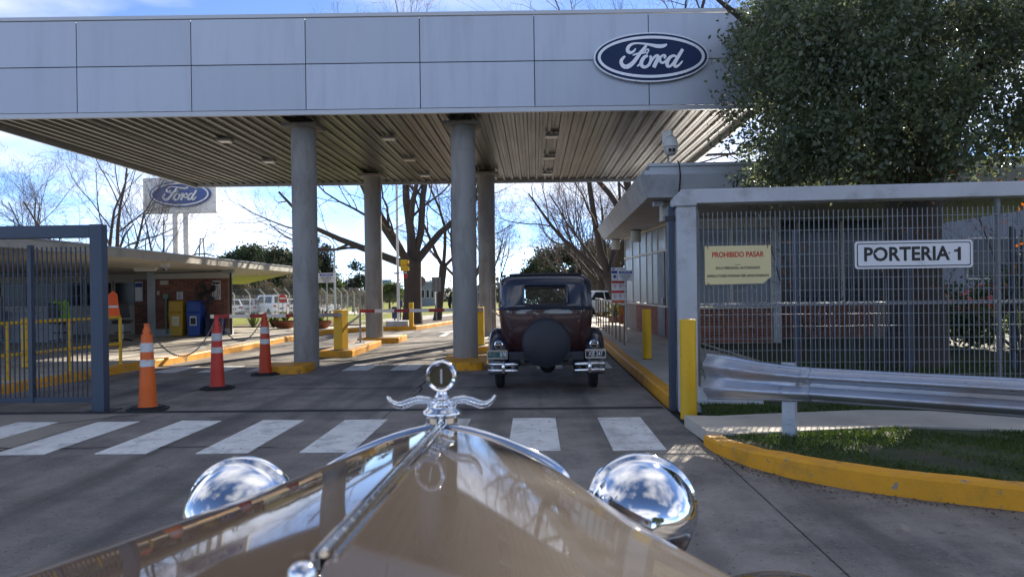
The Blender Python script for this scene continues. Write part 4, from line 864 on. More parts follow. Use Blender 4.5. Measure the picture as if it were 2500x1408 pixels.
# pedestal fan
FX, FY, FZ = -10.33, 23.55, 1.52
fan = thing('pedestal_fan', 'large black pedestal fan in front of the brick wall', 'fan', (FX, FY, 0.15))
mb = MB().tube([(FX+0.03, FY+0.08, 0.16), (FX+0.03, FY+0.08, FZ)], 0.025, 10); mb.build('pole', M_RUB, fan, smooth=True)
MB().lathe([(0.26, 0.15), (0.26, 0.17), (0.05, 0.2)], (FX+0.03, FY+0.08, 0), n=24).build('base', M_RUB, fan)
mb = MB()
for r, y in ((0.37, 0.0), (0.37, 0.14), (0.26, -0.05), (0.15, -0.08), (0.06, -0.09)): mb.tube([(FX+r*math.cos(R(15*k)), FY+y, FZ+r*math.sin(R(15*k))) for k in range(25)], 0.008, 5, caps=False)
for k in range(30):
    a = R(12*k); mb.tube([(FX+0.06*math.cos(a), FY-0.09, FZ+0.06*math.sin(a)), (FX+0.26*math.cos(a), FY-0.05, FZ+0.26*math.sin(a)), (FX+0.37*math.cos(a), FY, FZ+0.37*math.sin(a)), (FX+0.37*math.cos(a), FY+0.14, FZ+0.37*math.sin(a))], 0.004, 4, caps=False)
mb.build('cage', M_RUB, fan)
for k in range(4):
    a0 = R(90*k+20); mb = MB(); q = []
    for rr_, da, dy in ((0.05, 0.3, 0.02), (0.2, 0.55, 0.05), (0.31, 0.6, 0.07), (0.33, 0.3, 0.06), (0.30, -0.15, 0.01), (0.18, -0.35, 0.0), (0.05, -0.3, 0.0)): q.append((FX+rr_*math.cos(a0+da), FY+0.02+dy, FZ+rr_*math.sin(a0+da)))
    mb.v = q+[(x, y+0.006, z) for x, y, z in q]; n = len(q); mb.f = [tuple(range(n)), tuple(range(2*n-1, n-1, -1))]+[(i, n+i, n+(i+1) % n, (i+1) % n) for i in range(n)]; mb.build('blade', M_VIN, fan)
MB().lathe([(0.07, -0.02), (0.09, 0.05), (0.08, 0.2)], (FX, FY, FZ), 'Y', 16).build('motor', M_RUB, fan, smooth=True)
# office chair, vests, handrail, soffit lamp and camera
def office_chair(x, y, z0, label, rz):
    t = thing('office_chair', label, 'chair', (x, y, z0), local=True, rz=rz)
    for k in range(5): a = R(72*k); MB().tube([(0.05*math.cos(a), 0.05*math.sin(a), 0.11), (0.3*math.cos(a), 0.3*math.sin(a), 0.07)], [0.025, 0.015], 6).build('leg', M_RUB, t)
    MB().tube([(0, 0, 0.1), (0, 0, 0.55)], 0.025, 8).build('stem', M_STEEL, t); MB().tube([(0.2*math.cos(R(20*k)), 0.2*math.sin(R(20*k)), 0.3) for k in range(19)], 0.012, 6, caps=False).build('foot_ring', M_RUB, t)
    MB().box(-0.24, 0.24, -0.23, 0.23, 0.55, 0.64).build('seat', M_VIN, t, bevel=0.04, seg=3); MB().box(-0.23, 0.23, 0.2, 0.27, 0.72, 1.12, (0.04, 0.04, 0, 0)).build('backrest', M_VIN, t, bevel=0.03, seg=3); MB().box(-0.03, 0.03, 0.22, 0.26, 0.6, 0.75).build('back_bar', M_RUB, t)
p = gp(300, 838, 0.15); office_chair(p.x, p.y, 0.15, 'black office chair on the sidewalk under the booth roof', R(200))
p = gp(150, 838, 0.15); office_chair(p.x, p.y, 0.15, 'black office chair behind the barred gate with a green vest on it', R(160))
def vest(x, y, z, m, label, rz):
    t = thing('safety_vest', label, 'vest', (x, y, z), local=True, rz=rz)
    MB().slab([(-0.24, 0.0), (-0.22, 0.3), (-0.2, 0.52), (-0.1, 0.6), (-0.03, 0.5), (0.03, 0.5), (0.1, 0.58), (0.19, 0.5), (0.21, 0.28), (0.25, -0.02), (0.0, 0.03)][::-1], -0.05, 0.0).build('cloth', m, t, bevel=0.01)
    MB().box(-0.2, 0.2, -0.056, -0.0505, 0.2, 0.25).build('reflective_strip', M_BAND, t)
vest(p.x+0.05, p.y-0.05, 0.80, M_HIVIS, 'green hi-vis vest over the back of an office chair', R(12))
p = at(263, 770, 16.2); vest(p.x, 16.2, 1.02, M_HIVO, 'orange hi-vis vest hung beside the blue gate post', R(30))
hr = thing('yellow_handrail', 'yellow tube handrail along the left sidewalk behind the gate', 'railing', (-8.1, 14.5, 0.15))
A = Vector((-8.12, 14.6, 0)); B = Vector((-9.1, 9.6, 0)); 
for k in range(5):
    q = A.lerp(B, k/4); MB().tube([(q.x, q.y, 0.15), (q.x, q.y, 1.06)], 0.03, 10).build('post', M_YELP, hr, smooth=True); MB().box(q.x-0.07, q.x+0.07, q.y-0.07, q.y+0.07, 0.15, 0.162).build('foot', M_YELP, hr)
for z in (1.07, 0.55): MB().tube([(A.x, A.y, z), (B.x, B.y, z)], 0.03, 10).build('rail', M_YELP, hr, smooth=True)
p = gp(66, 897, 0.15); bollard(p.x, p.y, 0.09, 1.1, 0.15, 'yellow bollard on the left sidewalk behind the barred gate')
p = at(355, 660, 19.5)
t = thing('tube_light', 'fluorescent tube light under the booth roof', 'light', (p.x, 19.5, 2.2)); MB().box(p.x-0.3, p.x+0.3, 19.45, 19.55, 2.13, 2.19).build('housing', M_OFFW, t); MB().tube([(p.x-0.28, 19.5, 2.115), (p.x+0.28, 19.5, 2.115)], 0.014, 8).build('tube', M_LAMP, t)
p = at(402, 652, 18.6)
t = thing('soffit_camera', 'small grey dome camera under the booth roof', 'camera', (p.x, 18.6, 2.1)); MB().box(p.x-0.09, p.x+0.07, 18.55, 18.7, 2.17, 2.25).build('base', M_OFFW, t); MB().sphere((p.x, 18.6, 2.14), 0.06, 0.06, 0.07).build('dome', M_FROST, t, smooth=True); MB().sphere((p.x, 18.57, 2.105), 0.035).build('lens', M_BLACK, t, smooth=True)
t = thing('roof_frame', 'small dark steel A-frame standing on the booth roof', 'frame', at(493, 625, 26), local=True)
for s in (-1, 1): MB().bar((s*0.1, 0, -0.1), (s*0.05, 0, 0.62), 0.03).build('leg', M_DARK, t)
MB().bar((-0.06, 0, 0.6), (0.06, 0, 0.6), 0.03).build('top_bar', M_DARK, t); MB().tube([(-0.42, 0, 0.0), (-0.2, 0, 0.07), (0.15, 0, 0.08), (0.45, 0, -0.02)], 0.025, 6).build('arched_bar', M_DARK, t)
# pylon sign
Y = 38.0; a, b = at(349, 476, Y), at(527, 475, Y); cx = (a.x+b.x)/2; zc = at(438, 476, Y).z
ps = thing('pylon_sign', 'white pylon sign board with blue oval script logo on two posts', 'sign', (cx, Y, gz(Y)))
w2 = (b.x-a.x)/2; h2 = w2*85/180
MB().box(cx-w2, cx+w2, Y, Y+0.3, zc-h2, zc+h2).build('board', M_WHITE, ps, bevel=0.02); MB().box(cx-w2-0.03, cx+w2+0.03, Y+0.05, Y+0.25, zc-h2-0.04, zc-h2-0.001).build('edge', M_TRIM, ps)
for px in (426, 452): q = at(px, 560, Y); MB().box(q.x-0.13, q.x+0.13, Y+0.06, Y+0.26, gz(Y), zc-h2-0.041).build('post', M_WHITE, ps)
lr = bpy.data.objects.new('oval_logo', None); C.objects.link(lr); lr.parent = ps; lr.location = (0.05*w2, -0.002, zc+0.02*h2-gz(Y)); ABS[lr.name] = (0, 0, 0)
logo(lr, w2*0.83/1.045, M_BLUEO, M_WHITE, False)
# flag-pole, signal, litter boxes, bollard, sign backs, lamp post, notice
q = at(973, 795, 28.5); PX = q.x
t = thing('white_pole', 'tall white pole on a concrete block left of the big tree', 'pole', (PX, 28.5, 0.13)); MB().tube([(PX, 28.5, 0.3), (PX, 28.5, 9.5)], [0.055, 0.035], 14).build('shaft', M_WHITE, t, smooth=True); MB().box(PX-0.42, PX+0.38, 28.15, 28.9, 0.1, 0.34).build('block', M_PORT, t, bevel=0.02); MB().tube([(PX-0.07, 28.5, 2.1), (PX-0.07, 28.5, 2.16)], 0.09, 10).build('clamp', M_STEEL, t)
q = at(986, 646, 28.4)
t = thing('signal_head', 'yellow two-lens traffic signal head seen from behind on the white pole', 'traffic light', (q.x, 28.4, q.z-0.25), local=True)
for k in (0, 1): MB().box(-0.12, 0.12, -0.1, 0.06, 0.005+k*0.22, 0.215+k*0.22).build('housing', M_YELP, t, bevel=0.02); MB().lathe([(0.085, 0.05), (0.085, 0.17)], (0.02, 0, 0.11+k*0.22), 'X', 14).build('visor', M_YELP, t)
MB().bar((-0.2, 0, -0.05), (0.1, 0, -0.05), 0.04).build('bracket', M_WHITE, t); MB().slab([(-0.02, -0.25), (0.1, -0.28), (0.14, -0.12), (0.03, -0.08)][::-1], -0.02, 0).build('tag', M_REDP, t)
t = thing('litter_bin', 'small dark blue litter bin on a stand beside the white pole', 'bin', at(964, 790, 29.3), local=True)
MB().tube([(0, 0, -0.05), (0, 0, 0.3)], 0.03, 8).build('stand', M_DARK, t); MB().lathe([(0.10, 0.2), (0.12, 0.55), (0.12, 0.6)], n=16).build('bucket', mat('navy_plastic', (0.02, 0.025, 0.09), 0.5), t, smooth=True, angle=40); MB().lathe([(0.125, 0.6), (0.1, 0.66), (0.0, 0.67)], n=16).build('lid', M_DARK, t, smooth=True, angle=40)
t = thing('post_box', 'narrow dark post with small box right of the white pole', 'post', at(978, 790, 29.2), local=True)
MB().tube([(0, 0, -0.1), (0, 0, 0.75)], 0.022, 8).build('stem', M_DARK, t); MB().box(-0.09, 0.09, -0.08, 0.08, 0.68, 0.92).build('case', MATS['navy_plastic'], t, bevel=0.01)
p = at(1003, 800, 28.25)
t = thing('square_bollard', 'square bright yellow bollard at the kerb in front of the big tree', 'bollard', (p.x, 28.4, 0.14)); MB().box(p.x-0.08, p.x+0.08, 28.32, 28.48, 0.12, 1.02).build('shaft', M_YELP, t, bevel=0.01)
q = at(1028, 687, 33.5)
t = thing('octagonal_sign', 'grey back of an octagonal road sign on a thin post', 'sign', (q.x, 33.5, gz(33.5))); MB().slab([(q.x+0.22*math.cos(R(22.5+45*k)), q.z+0.24*math.sin(R(22.5+45*k))) for k in range(8)][::-1], 33.48, 33.5).build('plate', M_SIGNB, t); MB().tube([(q.x, 33.45, gz(33)), (q.x, 33.45, q.z+0.2)], 0.03, 8).build('post', M_STEEL, t)
q = at(1065, 694, 36.0)
t = thing('rectangular_sign', 'grey back of a rectangular road sign beyond the octagonal one', 'sign', (q.x, 36.0, gz(36))); MB().box(q.x-0.21, q.x+0.21, 35.98, 36.0, q.z-0.35, q.z+0.35).build('plate', M_SIGNB, t); MB().tube([(q.x, 35.95, gz(36)), (q.x, 35.95, q.z+0.3)], 0.03, 8).build('post', M_STEEL, t)
q = at(818, 730, 44); X = q.x
t = thing('street_lamp', 'slim grey street lamp with arm curving left behind the left column', 'lamp', (X, 44, gz(44)))
zt_ = at(818, 600, 44).z; pts = [(X, 44, gz(44)), (X, 44, zt_-0.2)]+[(X-0.9*(1-math.cos(R(a))), 44, zt_-0.2+0.8*math.sin(R(a))) for a in (20, 40, 60, 75)]+[(X-1.3, 44, zt_+0.72)]
MB().tube(pts, [0.07, 0.055]+[0.04]*5, 10).build('pole', M_TRIM, t, smooth=True); MB().box(X-1.75, X-1.25, 43.9, 44.1, zt_+0.68, zt_+0.76).build('lantern', M_TRIM, t, bevel=0.02)
p = at(797, 678, 30.8); small_sign('lawn_notice_sign', 'white notice with blue header on a thin post at the lawn edge', p.x, 30.8, p.z, 0.69, 0.41, LN, (0.0, 0.1, 0.03))
t = thing('no_entry_sign', 'round red no-entry sign by the car park fence', 'sign', at(690, 728, 60), local=True)
MB().lathe([(0.33, -0.02), (0.33, 0.0)], (0, 0, 0), 'Y', 28).build('disc', M_REDP, t); MB().box(-0.24, 0.24, -0.025, -0.021, -0.05, 0.05).build('bar', M_SIGNW, t); MB().tube([(0, 0.04, -2.0), (0, 0.04, 0.2)], 0.03, 8).build('post', M_STEEL, t)
# plants and planters by the left kerb
def rosette(name, label, x, y, z0, n, L, m, pot=None, up=1.0, spread=0.8):
    t = thing(name, label, 'plant', (x, y, z0), local=True); h0 = 0.0
    if pot: MB().lathe([(pot*0.65, 0), (pot, 0.2), (pot*1.06, 0.22), (pot*1.06, 0.26), (pot*0.95, 0.26), (pot*0.9, 0.2)], n=24).build('pot', M_TERRA, t, smooth=True, angle=40); MB().lathe([(pot*0.9, 0.2), (0, 0.22)], n=16).build('soil', M_SOIL, t); h0 = 0.2
    mb = MB(); rn = random.Random(int(x*100))
    for k in range(n):
        a = rn.uniform(0, 6.28); l = L*rn.uniform(0.6, 1.1); e = rn.uniform(0.2, 1.5)*spread; d = Vector((math.cos(a), math.sin(a), 0)); s = Vector((-d.y, d.x, 0))
        pts = [Vector((0, 0, h0))+d*(0.03), Vector((0, 0, h0))+d*(l*e*0.5)+Vector((0, 0, l*0.6*up)), Vector((0, 0, h0))+d*(l*e*1.05)+Vector((0, 0, l*0.95*rn.uniform(0.45, 1)*(1.25-0.5*e)))]
        w = 0.017*L/0.6; mb.add([pts[0]-s*w, pts[0]+s*w, pts[1]+s*w*0.9, pts[2], pts[1]-s*w*0.9], [(0, 1, 2, 4), (4, 2, 3)])
    mb.build('leaves', m, t)
for k, (px, py, n, L, m, pot, lab) in enumerate(((618, 800, 40, 0.7, M_BUSH, None, 'yellow-green spiky plant in the bed left of the dark red cone'), (668, 800, 45, 0.75, M_BUSH, None, 'leafy strap plant in the bed right of the dark red cone'), (696, 800, 45, 0.6, M_BUSH, 0.45, 'low green plant in a wide terracotta bowl left of the column'), (783, 800, 30, 0.8, M_BUSH, 0.4, 'spiky agave in a terracotta bowl right of the left column'))):
    p = gp(px, py, 0.16); rosette('bed_plant', lab, p.x, p.y, 0.16, n, L, m, pot)
p = at(1532, 782, 24.5); rosette('potted_plant', 'green potted strap plant by the guard house corner', 2.72+0.35, 29.0, 0.14, 50, 0.9, M_BUSH, 0.3)
rosette('potted_plant', 'reddish potted plant by the guard house corner', 3.35, 28.4, 0.14, 40, 0.7, M_AUT, 0.28)
# car park fence with cranked barbed-wire posts
fc = thing('car_park_fence', 'chain-link fence with cranked posts in front of the parked cars', 'fence', (-24, 60, gz(60)))
fpx = [541, 572, 610, 645, 680, 707, 741, 770, 797, 818, 834, 849, 865, 880, 893]
for i, px in enumerate(fpx):
    Yf = 60-0.0*i; q = at(px, 740, Yf); z = gz(Yf); X = q.x
    MB().tube([(X, Yf, z), (X, Yf, 1.25), (X-0.38, Yf, 1.68)], 0.045, 7).build('post', M_OFFW, fc, smooth=True)
X0, X1 = at(541, 740, 60).x, at(893, 740, 60).x
for dx, z in ((0, 1.2), (-0.12, 1.36), (-0.24, 1.5), (-0.36, 1.64), (0, 0.2)): MB().tube([(X0+dx, 60, z), (X1+dx, 60, z)], 0.012, 4).build('wire', M_WIRE, fc)
mb = MB(); 
for k in range(int((X1-X0+2)/0.16)):
    x = X0-1+k*0.16
    for s in (-1, 1): mb.bar((x, 60, gz(60)), (x+s*1.9, 60, 1.18), 0.008)
tag(mb.build('chain_link', M_WIRE, fc), kind='stuff')
# ================================================================== vehicles
def wheel(root, x, y, r, w, rimm, name='wheel', spokes=0):
    s = 1 if x > 0 else -1
    ty = MB().lathe([(r*0.70, -w/2), (r*0.93, -w/2), (r, -w*0.3), (r, w*0.3), (r*0.93, w/2), (r*0.70, w/2)], (x, y, r), 'X', 28).build(name, M_RUB, root, smooth=True, angle=40)
    MB().lathe([(r*0.70, -w*0.36), (r*0.66, -w*0.2), (r*0.2, -w*0.1), (r*0.18, w*0.1), (r*0.66, w*0.2), (r*0.70, w*0.36)], (x, y, r), 'X', 24).build('rim', rimm, ty, smooth=True, angle=40)
    MB().sphere((x+s*w*0.2, y, r), r*0.16, r*0.22, r*0.22, 12, 8).build('hub_cap', M_CHR, ty, smooth=True)
def sweep(root, path, sec, xc, m, name):
    """fender: path (y,z) with normals outwards, section (dx, dn) across"""
    mb = MB(); n = len(sec)
    for i, p in enumerate(path):
        a, b = Vector(path[max(i-1, 0)]), Vector(path[min(i+1, len(path)-1)]); t = (b-a).normalized(); nn = Vector((t.y, -t.x))
        for dx, dn in sec: mb.v.append((xc+dx, p[0]+nn.x*dn, p[1]+nn.y*dn))
    for i in range(len(path)-1):
        for j in range(n-1): a = i*n+j; mb.f.append((a, a+1, a+n+1, a+n))
    o = mb.build(name, m, root, smooth=True, angle=60); o.modifiers.new('s', 'SOLIDIFY').thickness = 0.012
    sb = o.modifiers.new('sub', 'SUBSURF'); sb.levels = 1; sb.render_levels = 2; return o
# ---- vintage saloon seen from behind
car = thing('vintage_sedan', 'vintage navy and maroon sedan seen from behind under the canopy', 'car', (0.165, 11.72, 0), local=True, rz=R(-0.6))
def smoothp(P, k=4):
    out = []
    for i in range(len(P)-1):
        p0, p1, p2, p3 = (Vector(P[max(i-1, 0)]), Vector(P[i]), Vector(P[i+1]), Vector(P[min(i+2, len(P)-1)]))
        for j in range(k): t = j/k; q = 0.5*((2*p1)+(p2-p0)*t+(2*p0-5*p1+4*p2-p3)*t*t+(3*p1-p0-3*p2+p3)*t**3); out.append(tuple(q))
    return out+[tuple(P[-1])]
SIDE = [1.55, 1.42, 0.62, 0.50, -0.12]
def ring(w, yb, rc=0.2, yf=1.6):
    p = [(-w, y) for y in SIDE]+[(-w, yb+rc)]
    p += [(-w+rc*(1-math.cos(R(a))), yb+rc*(1-math.sin(R(a)))) for a in (18, 36, 54, 72)]+[(-w+rc, yb-0.0)]
    xs_ = [-0.32, -0.16, 0.0, 0.16, 0.32]; bow = lambda x: -0.03*(1-(x/(w-rc+1e-6))**2)
    p = p[:-1]+[(-w+rc, yb)]+[(x, yb+bow(x)) for x in xs_]
    mir = [(-x, y) for x, y in p[:-5]][::-1]; p = p+mir
    return p+[(w*0.9, yf), (0, yf), (-w*0.9, yf)]
LV = [(0.52, 0.60, -0.44), (0.62, 0.62, -0.50), (0.80, 0.655, -0.55), (1.0, 0.685, -0.57), (1.15, 0.695, -0.575), (1.235, 0.70, -0.57)]
UP = [(1.245, 0.703, -0.572), (1.285, 0.695, -0.56), (1.30, 0.692, -0.555), (1.565, 0.685, -0.52), (1.60, 0.682, -0.50), (1.65, 0.67, -0.475), (1.69, 0.635, -0.43), (1.715, 0.58, -0.37), (1.73, 0.5, -0.28)]
NR = len(ring(0.6, -0.5))
def loft(rows, skip=None):
    mb = MB()
    for z, w, yb in rows:
        for x, y in ring(w, yb, min(0.2, w*0.35)): mb.v.append((x, y, z+(-0.02*(abs(x)/0.7)**2 if y < -0.3 and z < 1.3 and z > 1.1 else 0)))
    for i in range(len(rows)-1):
        for j in range(NR):
            if skip and skip(i, j): continue
            a = i*NR+j; b = i*NR+(j+1) % NR; mb.f.append((a, b, b+NR, a+NR))
    return mb
lb = loft(LV); lb.f.append(tuple(range(NR-1, -1, -1))); lb.build('lower_body', M_MAR, car, smooth=True, angle=50)
hole = lambda i, j: i == 2 and (j in (1, 3) or 11 <= j <= 14 or j in (NR-6, NR-8) or j in (NR-4, NR-3, NR-2, NR-1))
o = loft(UP, hole); o.f.append(tuple(range((len(UP)-1)*NR, len(UP)*NR))); o = o.build('upper_body', M_NAVY, car, smooth=True, angle=50); o.modifiers.new('s', 'SOLIDIFY').thickness = 0.02
rr = [(x, y, 1.235) for x, y in ring(0.708, -0.58)]; rr = [(x, y, z+(-0.02*(abs(x)/0.7)**2 if y < -0.3 else 0)) for x, y, z in rr]
mb = MB().tube(rr[:NR-3], 0.014, 8); mb.build('belt_moulding', M_NAVY, car, smooth=True)
MB().prism([(x*0.8, y*0.9+0.02) for x, y in ring(0.66, -0.40)], 1.725, 1.755).build('roof_insert', M_VIN, car, bevel=0.012)
MB().tube([(x*0.81, y*0.91+0.02, 1.735) for x, y in ring(0.66, -0.40)][:NR-3], 0.016, 8).build('roof_moulding', M_VIN, car, smooth=True)
def rrect(w, h, r, n=5):
    return [(qx*(w/2-r)+r*math.cos(R(a0+90*k/n)), qz*(h/2-r)+r*math.sin(R(a0+90*k/n))) for qx, qz, a0 in ((1, 1, 0), (-1, 1, 90), (-1, -1, 180), (1, -1, 270)) for k in range(n+1)]
bowy = lambda x, z: -0.57+(z-1.285)*0.14-0.03*(1-min(1, abs(x)/0.5)**2)
fw = rrect(0.645, 0.29, 0.05); wf = MB().tube([(x, bowy(x, z+1.432)-0.006, z+1.432) for x, z in fw+fw[:1]], 0.016, 8, caps=False).build('rear_window', M_NAVY, car, smooth=True)
g = MB(); g.v = [(x, bowy(x, z+1.432)+0.004, z+1.432) for x, z in fw]; g.f = [tuple(range(len(fw)))[::-1]]; g.build('glass', M_TINT, wf)
for s in (-1, 1):
    for y0, y1 in ((0.62, 1.42), (-0.12, 0.5)): MB().add([(s*0.685, y0, 1.30), (s*0.685, y1, 1.30), (s*0.68, y1, 1.565), (s*0.68, y0, 1.565)], [(0, 1, 2, 3)]).build('side_window', M_GLASS, car)
    MB().box(s*0.70-0.012, s*0.70+0.012, 0.55, 0.56, 0.5, 1.23).build('door_seam', M_BLACK, car)
    MB().tube([(s*0.72, 0.75, 1.12), (s*0.75, 0.70, 1.12), (s*0.75, 0.62, 1.12)], 0.01, 6).build('door_handle', M_CHR, car)
MB().box(-0.6, 0.6, 0.28, 0.40, 0.5, 1.12).build('seat_back', M_VIN, car, bevel=0.05); MB().box(-0.6, 0.6, -0.42, -0.3, 0.5, 1.10).build('seat_back', M_VIN, car, bevel=0.05)
MB().tube([(0.3+0.2*math.cos(R(20*k)), 1.15+0.08*math.sin(R(20*k)), 1.18+0.18*math.sin(R(20*k))) for k in range(19)], 0.013, 6, caps=False).build('steering_wheel', M_RUB, car)
MB().tube([(0.3, 1.15, 1.18), (0.3, 1.5, 0.9)], 0.018, 6).build('steering_column', M_RUB, car); MB().box(-0.62, 0.62, 1.48, 1.55, 1.0, 1.24).build('dashboard', M_VIN, car)
# hood, radiator, fenders
hd = MB(); hp = lambda w, zt_: [(-w, 0.6), (-w, zt_-0.12), (-w*0.85, zt_-0.04), (0, zt_), (w*0.85, zt_-0.04), (w, zt_-0.12), (w, 0.6)]
for y, w, z in ((1.56, 0.62, 1.22), (1.75, 0.5, 1.2), (2.7, 0.3, 1.15)): hd.v += [(x, y, zz) for x, zz in hp(w, z)]
for i in range(2):
    for j in range(6): a = i*7+j; hd.f.append((a, a+1, a+8, a+7))
hd.f.append(tuple(range(14, 21))); hd.build('hood', M_MAR, car, smooth=True, angle=40)
sec = [(-0.13, 0.0), (-0.10, 0.04), (0.0, 0.065), (0.08, 0.05), (0.125, 0.0), (0.135, -0.07)]
fp = smoothp([(-0.60, 0.27), (-0.585, 0.45), (-0.50, 0.64), (-0.32, 0.79), (-0.08, 0.855), (0.16, 0.82), (0.38, 0.68), (0.55, 0.50), (0.68, 0.37), (0.8, 0.33)], 3)[::-1]
sweep(car, fp, [(-dx, dn) for dx, dn in sec][::-1] if False else [(-0.135, -0.07), (-0.125, 0.0), (-0.08, 0.05), (0.0, 0.065), (0.10, 0.04), (0.15, 0.0)], -0.72, M_NAVY, 'rear_fender')
sweep(car, fp, [(-0.15, 0.0), (-0.10, 0.04), (0.0, 0.065), (0.08, 0.05), (0.125, 0.0), (0.135, -0.07)], 0.72, M_NAVY, 'rear_fender')
ff = smoothp([(1.85, 0.36), (2.1, 0.5), (2.3, 0.72), (2.55, 0.84), (2.8, 0.82), (3.0, 0.7), (3.1, 0.5)], 3)[::-1]
for s in (-1, 1):
    sweep(car, ff, [(-0.14, 0.0), (0, 0.05), (0.14, 0.0)], s*0.70, M_NAVY, 'front_fender'); MB().box(s*0.72-0.13, s*0.72+0.13, 0.78, 1.9, 0.33, 0.36).build('running_board', M_VIN, car)
    wheel(car, s*0.715, 0.0, 0.375, 0.125, M_NAVY); wheel(car, s*0.715, 2.63, 0.375, 0.125, M_NAVY)
    MB().bar((s*0.35, -0.62, 0.48), (s*0.35, 2.8, 0.48), 0.06, 0.1).build('chassis_rail', M_DARK, car)
MB().tube([(-0.7, 0, 0.375), (0.7, 0, 0.375)], 0.04, 10).build('axle', M_DARK, car); MB().sphere((0.02, 0, 0.36), 0.13, 0.14, 0.14).build('differential', M_DARK, car, smooth=True)
MB().lathe([(0.035, -0.6), (0.035, 0.3)], (0.43, 0, 0.30), 'Y', 12).build('exhaust', M_DARK, car)
MB().box(-0.58, 0.58, -0.56, -0.40, 0.44, 0.60).build('rear_apron', M_NAVY, car, bevel=0.03)
MB().bar((-0.6, -0.52, 0.42), (0.6, -0.52, 0.42), 0.05, 0.05).build('cross_member', M_DARK, car)
# covered spare wheel
sp_ = MB().lathe([(0.0, -0.90), (0.10, -0.898), (0.30, -0.885), (0.345, -0.86), (0.352, -0.82), (0.345, -0.70), (0.30, -0.67), (0.0, -0.66)], (0.0, 0, 0.745), 'Y', 44).build('spare_wheel_cover', M_COVER, car, smooth=True, angle=50)
MB().tube([(0.342*math.cos(R(10*k)), -0.868, 0.745+0.342*math.sin(R(10*k))) for k in range(37)], 0.006, 6, caps=False).build('piping', M_VIN, sp_)
MB().bar((0, -0.68, 0.62), (0, -0.5, 0.55), 0.06, 0.08).build('spare_bracket', M_DARK, car)
# lamps, plates, bumperettes
for s in (-1, 1):
    xl = s*0.69
    tl = MB().lathe([(0.03, 0.10), (0.055, 0.06), (0.062, 0.0), (0.064, -0.005), (0.05, -0.012)], (xl, -0.74, 0.715), 'Y', 22).build('tail_lamp', M_CHR, car, smooth=True, angle=50)
    MB().lathe([(0.0, -0.02), (0.03, -0.018), (0.049, -0.0125)], (xl, -0.74, 0.715), 'Y', 20).build('lens', M_AMB, tl, smooth=True); MB().box(xl-0.05, xl+0.05, -0.767, -0.757, 0.708, 0.72).build('lens_bar', M_CHR, tl)
    MB().tube([(xl, -0.70, 0.66), (s*0.66, -0.62, 0.60)], 0.012, 8).build('lamp_stem', M_CHR, car)
    xp = s*0.71; pl = MB(); plt = plate(car, xp, -0.74, 0.575, 0.30, 0.135, M_CHRD, 'licence_plate', 0.012, 0.015)
    ft = plate(plt, xp, -0.753, 0.573, 0.275, 0.083, M_BLACK if s > 0 else mat('plate_green', (0.01, 0.09, 0.075), 0.4, var=0), 'plate_field', 0.002)
    if s > 0: text_mb('XJE 247', 0.094, xp, -0.7565, 0.573, 0.66, 0.0005).build('plate_number', M_SIGNW, plt)
    else:
        text_mb('078', 0.094, xp+0.085, -0.7565, 0.573, 0.66, 0.0008).build('plate_number', M_SIGNW, plt); MB().slab([(xp-0.125, 0.60), (xp-0.095, 0.60), (xp-0.095, 0.57), (xp-0.11, 0.552), (xp-0.125, 0.57)][::-1], -0.757, -0.7555).build('plate_crest', M_GREYP, plt)
        for k in (0, 1): MB().box(xp-0.085, xp-0.01, -0.757, -0.7555, 0.585-0.025*k, 0.593-0.025*k).build('plate_print', M_GREYP, plt)
    xa, xb = s*0.405, s*0.845
    for zb in (0.435, 0.345):
        pts = [(xa+(xb-xa)*t, -0.80+0.05*t*t, zb) for t in (0, 0.25, 0.5, 0.75, 1.0)]; mb = MB()
        for x, y, z in pts: mb.v += [(x, y, z-0.028), (x, y-0.016, z-0.012), (x, y-0.016, z+0.012), (x, y, z+0.028)]
        for i in range(4):
            for j in range(3): a = i*4+j; mb.f.append((a, a+4, a+5, a+1) if s > 0 else (a, a+1, a+5, a+4))
        o = mb.build('bumper_bar', M_CHR, car, smooth=True, angle=70); o.modifiers.new('s', 'SOLIDIFY').thickness = 0.008
    xm = s*0.62; MB().lathe([(0.0, 0.305), (0.02, 0.315), (0.028, 0.36), (0.03, 0.40), (0.024, 0.445), (0.0, 0.47)], (xm, -0.815, 0), 'Z', 14).build('bumper_clamp', M_CHR, car, smooth=True)
    MB().bar((s*0.45, -0.79, 0.39), (s*0.36, -0.45, 0.45), 0.03, 0.05).build('bumper_iron', M_DARK, car)
# ---- the car we look out of: hood, radiator, ornament, lamps, fenders
my = thing('vintage_touring_car', 'glossy taupe vintage car hood with chrome winged radiator ornament in the foreground', 'car', (-0.214, 1.684, 0), local=True, rz=R(0.3))
U = [0, 0.06, 0.14, 0.24, 0.36, 0.48, 0.60, 0.71, 0.80, 0.87, 0.925, 0.965, 0.99, 1.0, 1.005, 1.005]
D = [0, 0.003, 0.0075, 0.014, 0.024, 0.037, 0.052, 0.067, 0.081, 0.094, 0.108, 0.125, 0.148, 0.178, 0.24, 0.42]
def hsec(w, zt_, k=1.0): return [(w*u, zt_-d*k if d < 0.2 else zt_-d) for u, d in zip(U, D)]
HS = [(0.0, 0.285, 1.243, 0.97), (-0.12, 0.312, 1.249, 0.93), (-0.28, 0.347, 1.257, 0.88), (-0.46, 0.388, 1.266, 0.83), (-0.66, 0.440, 1.276, 0.78), (-0.86, 0.512, 1.285, 0.74), (-1.02, 0.566, 1.293, 0.72)]
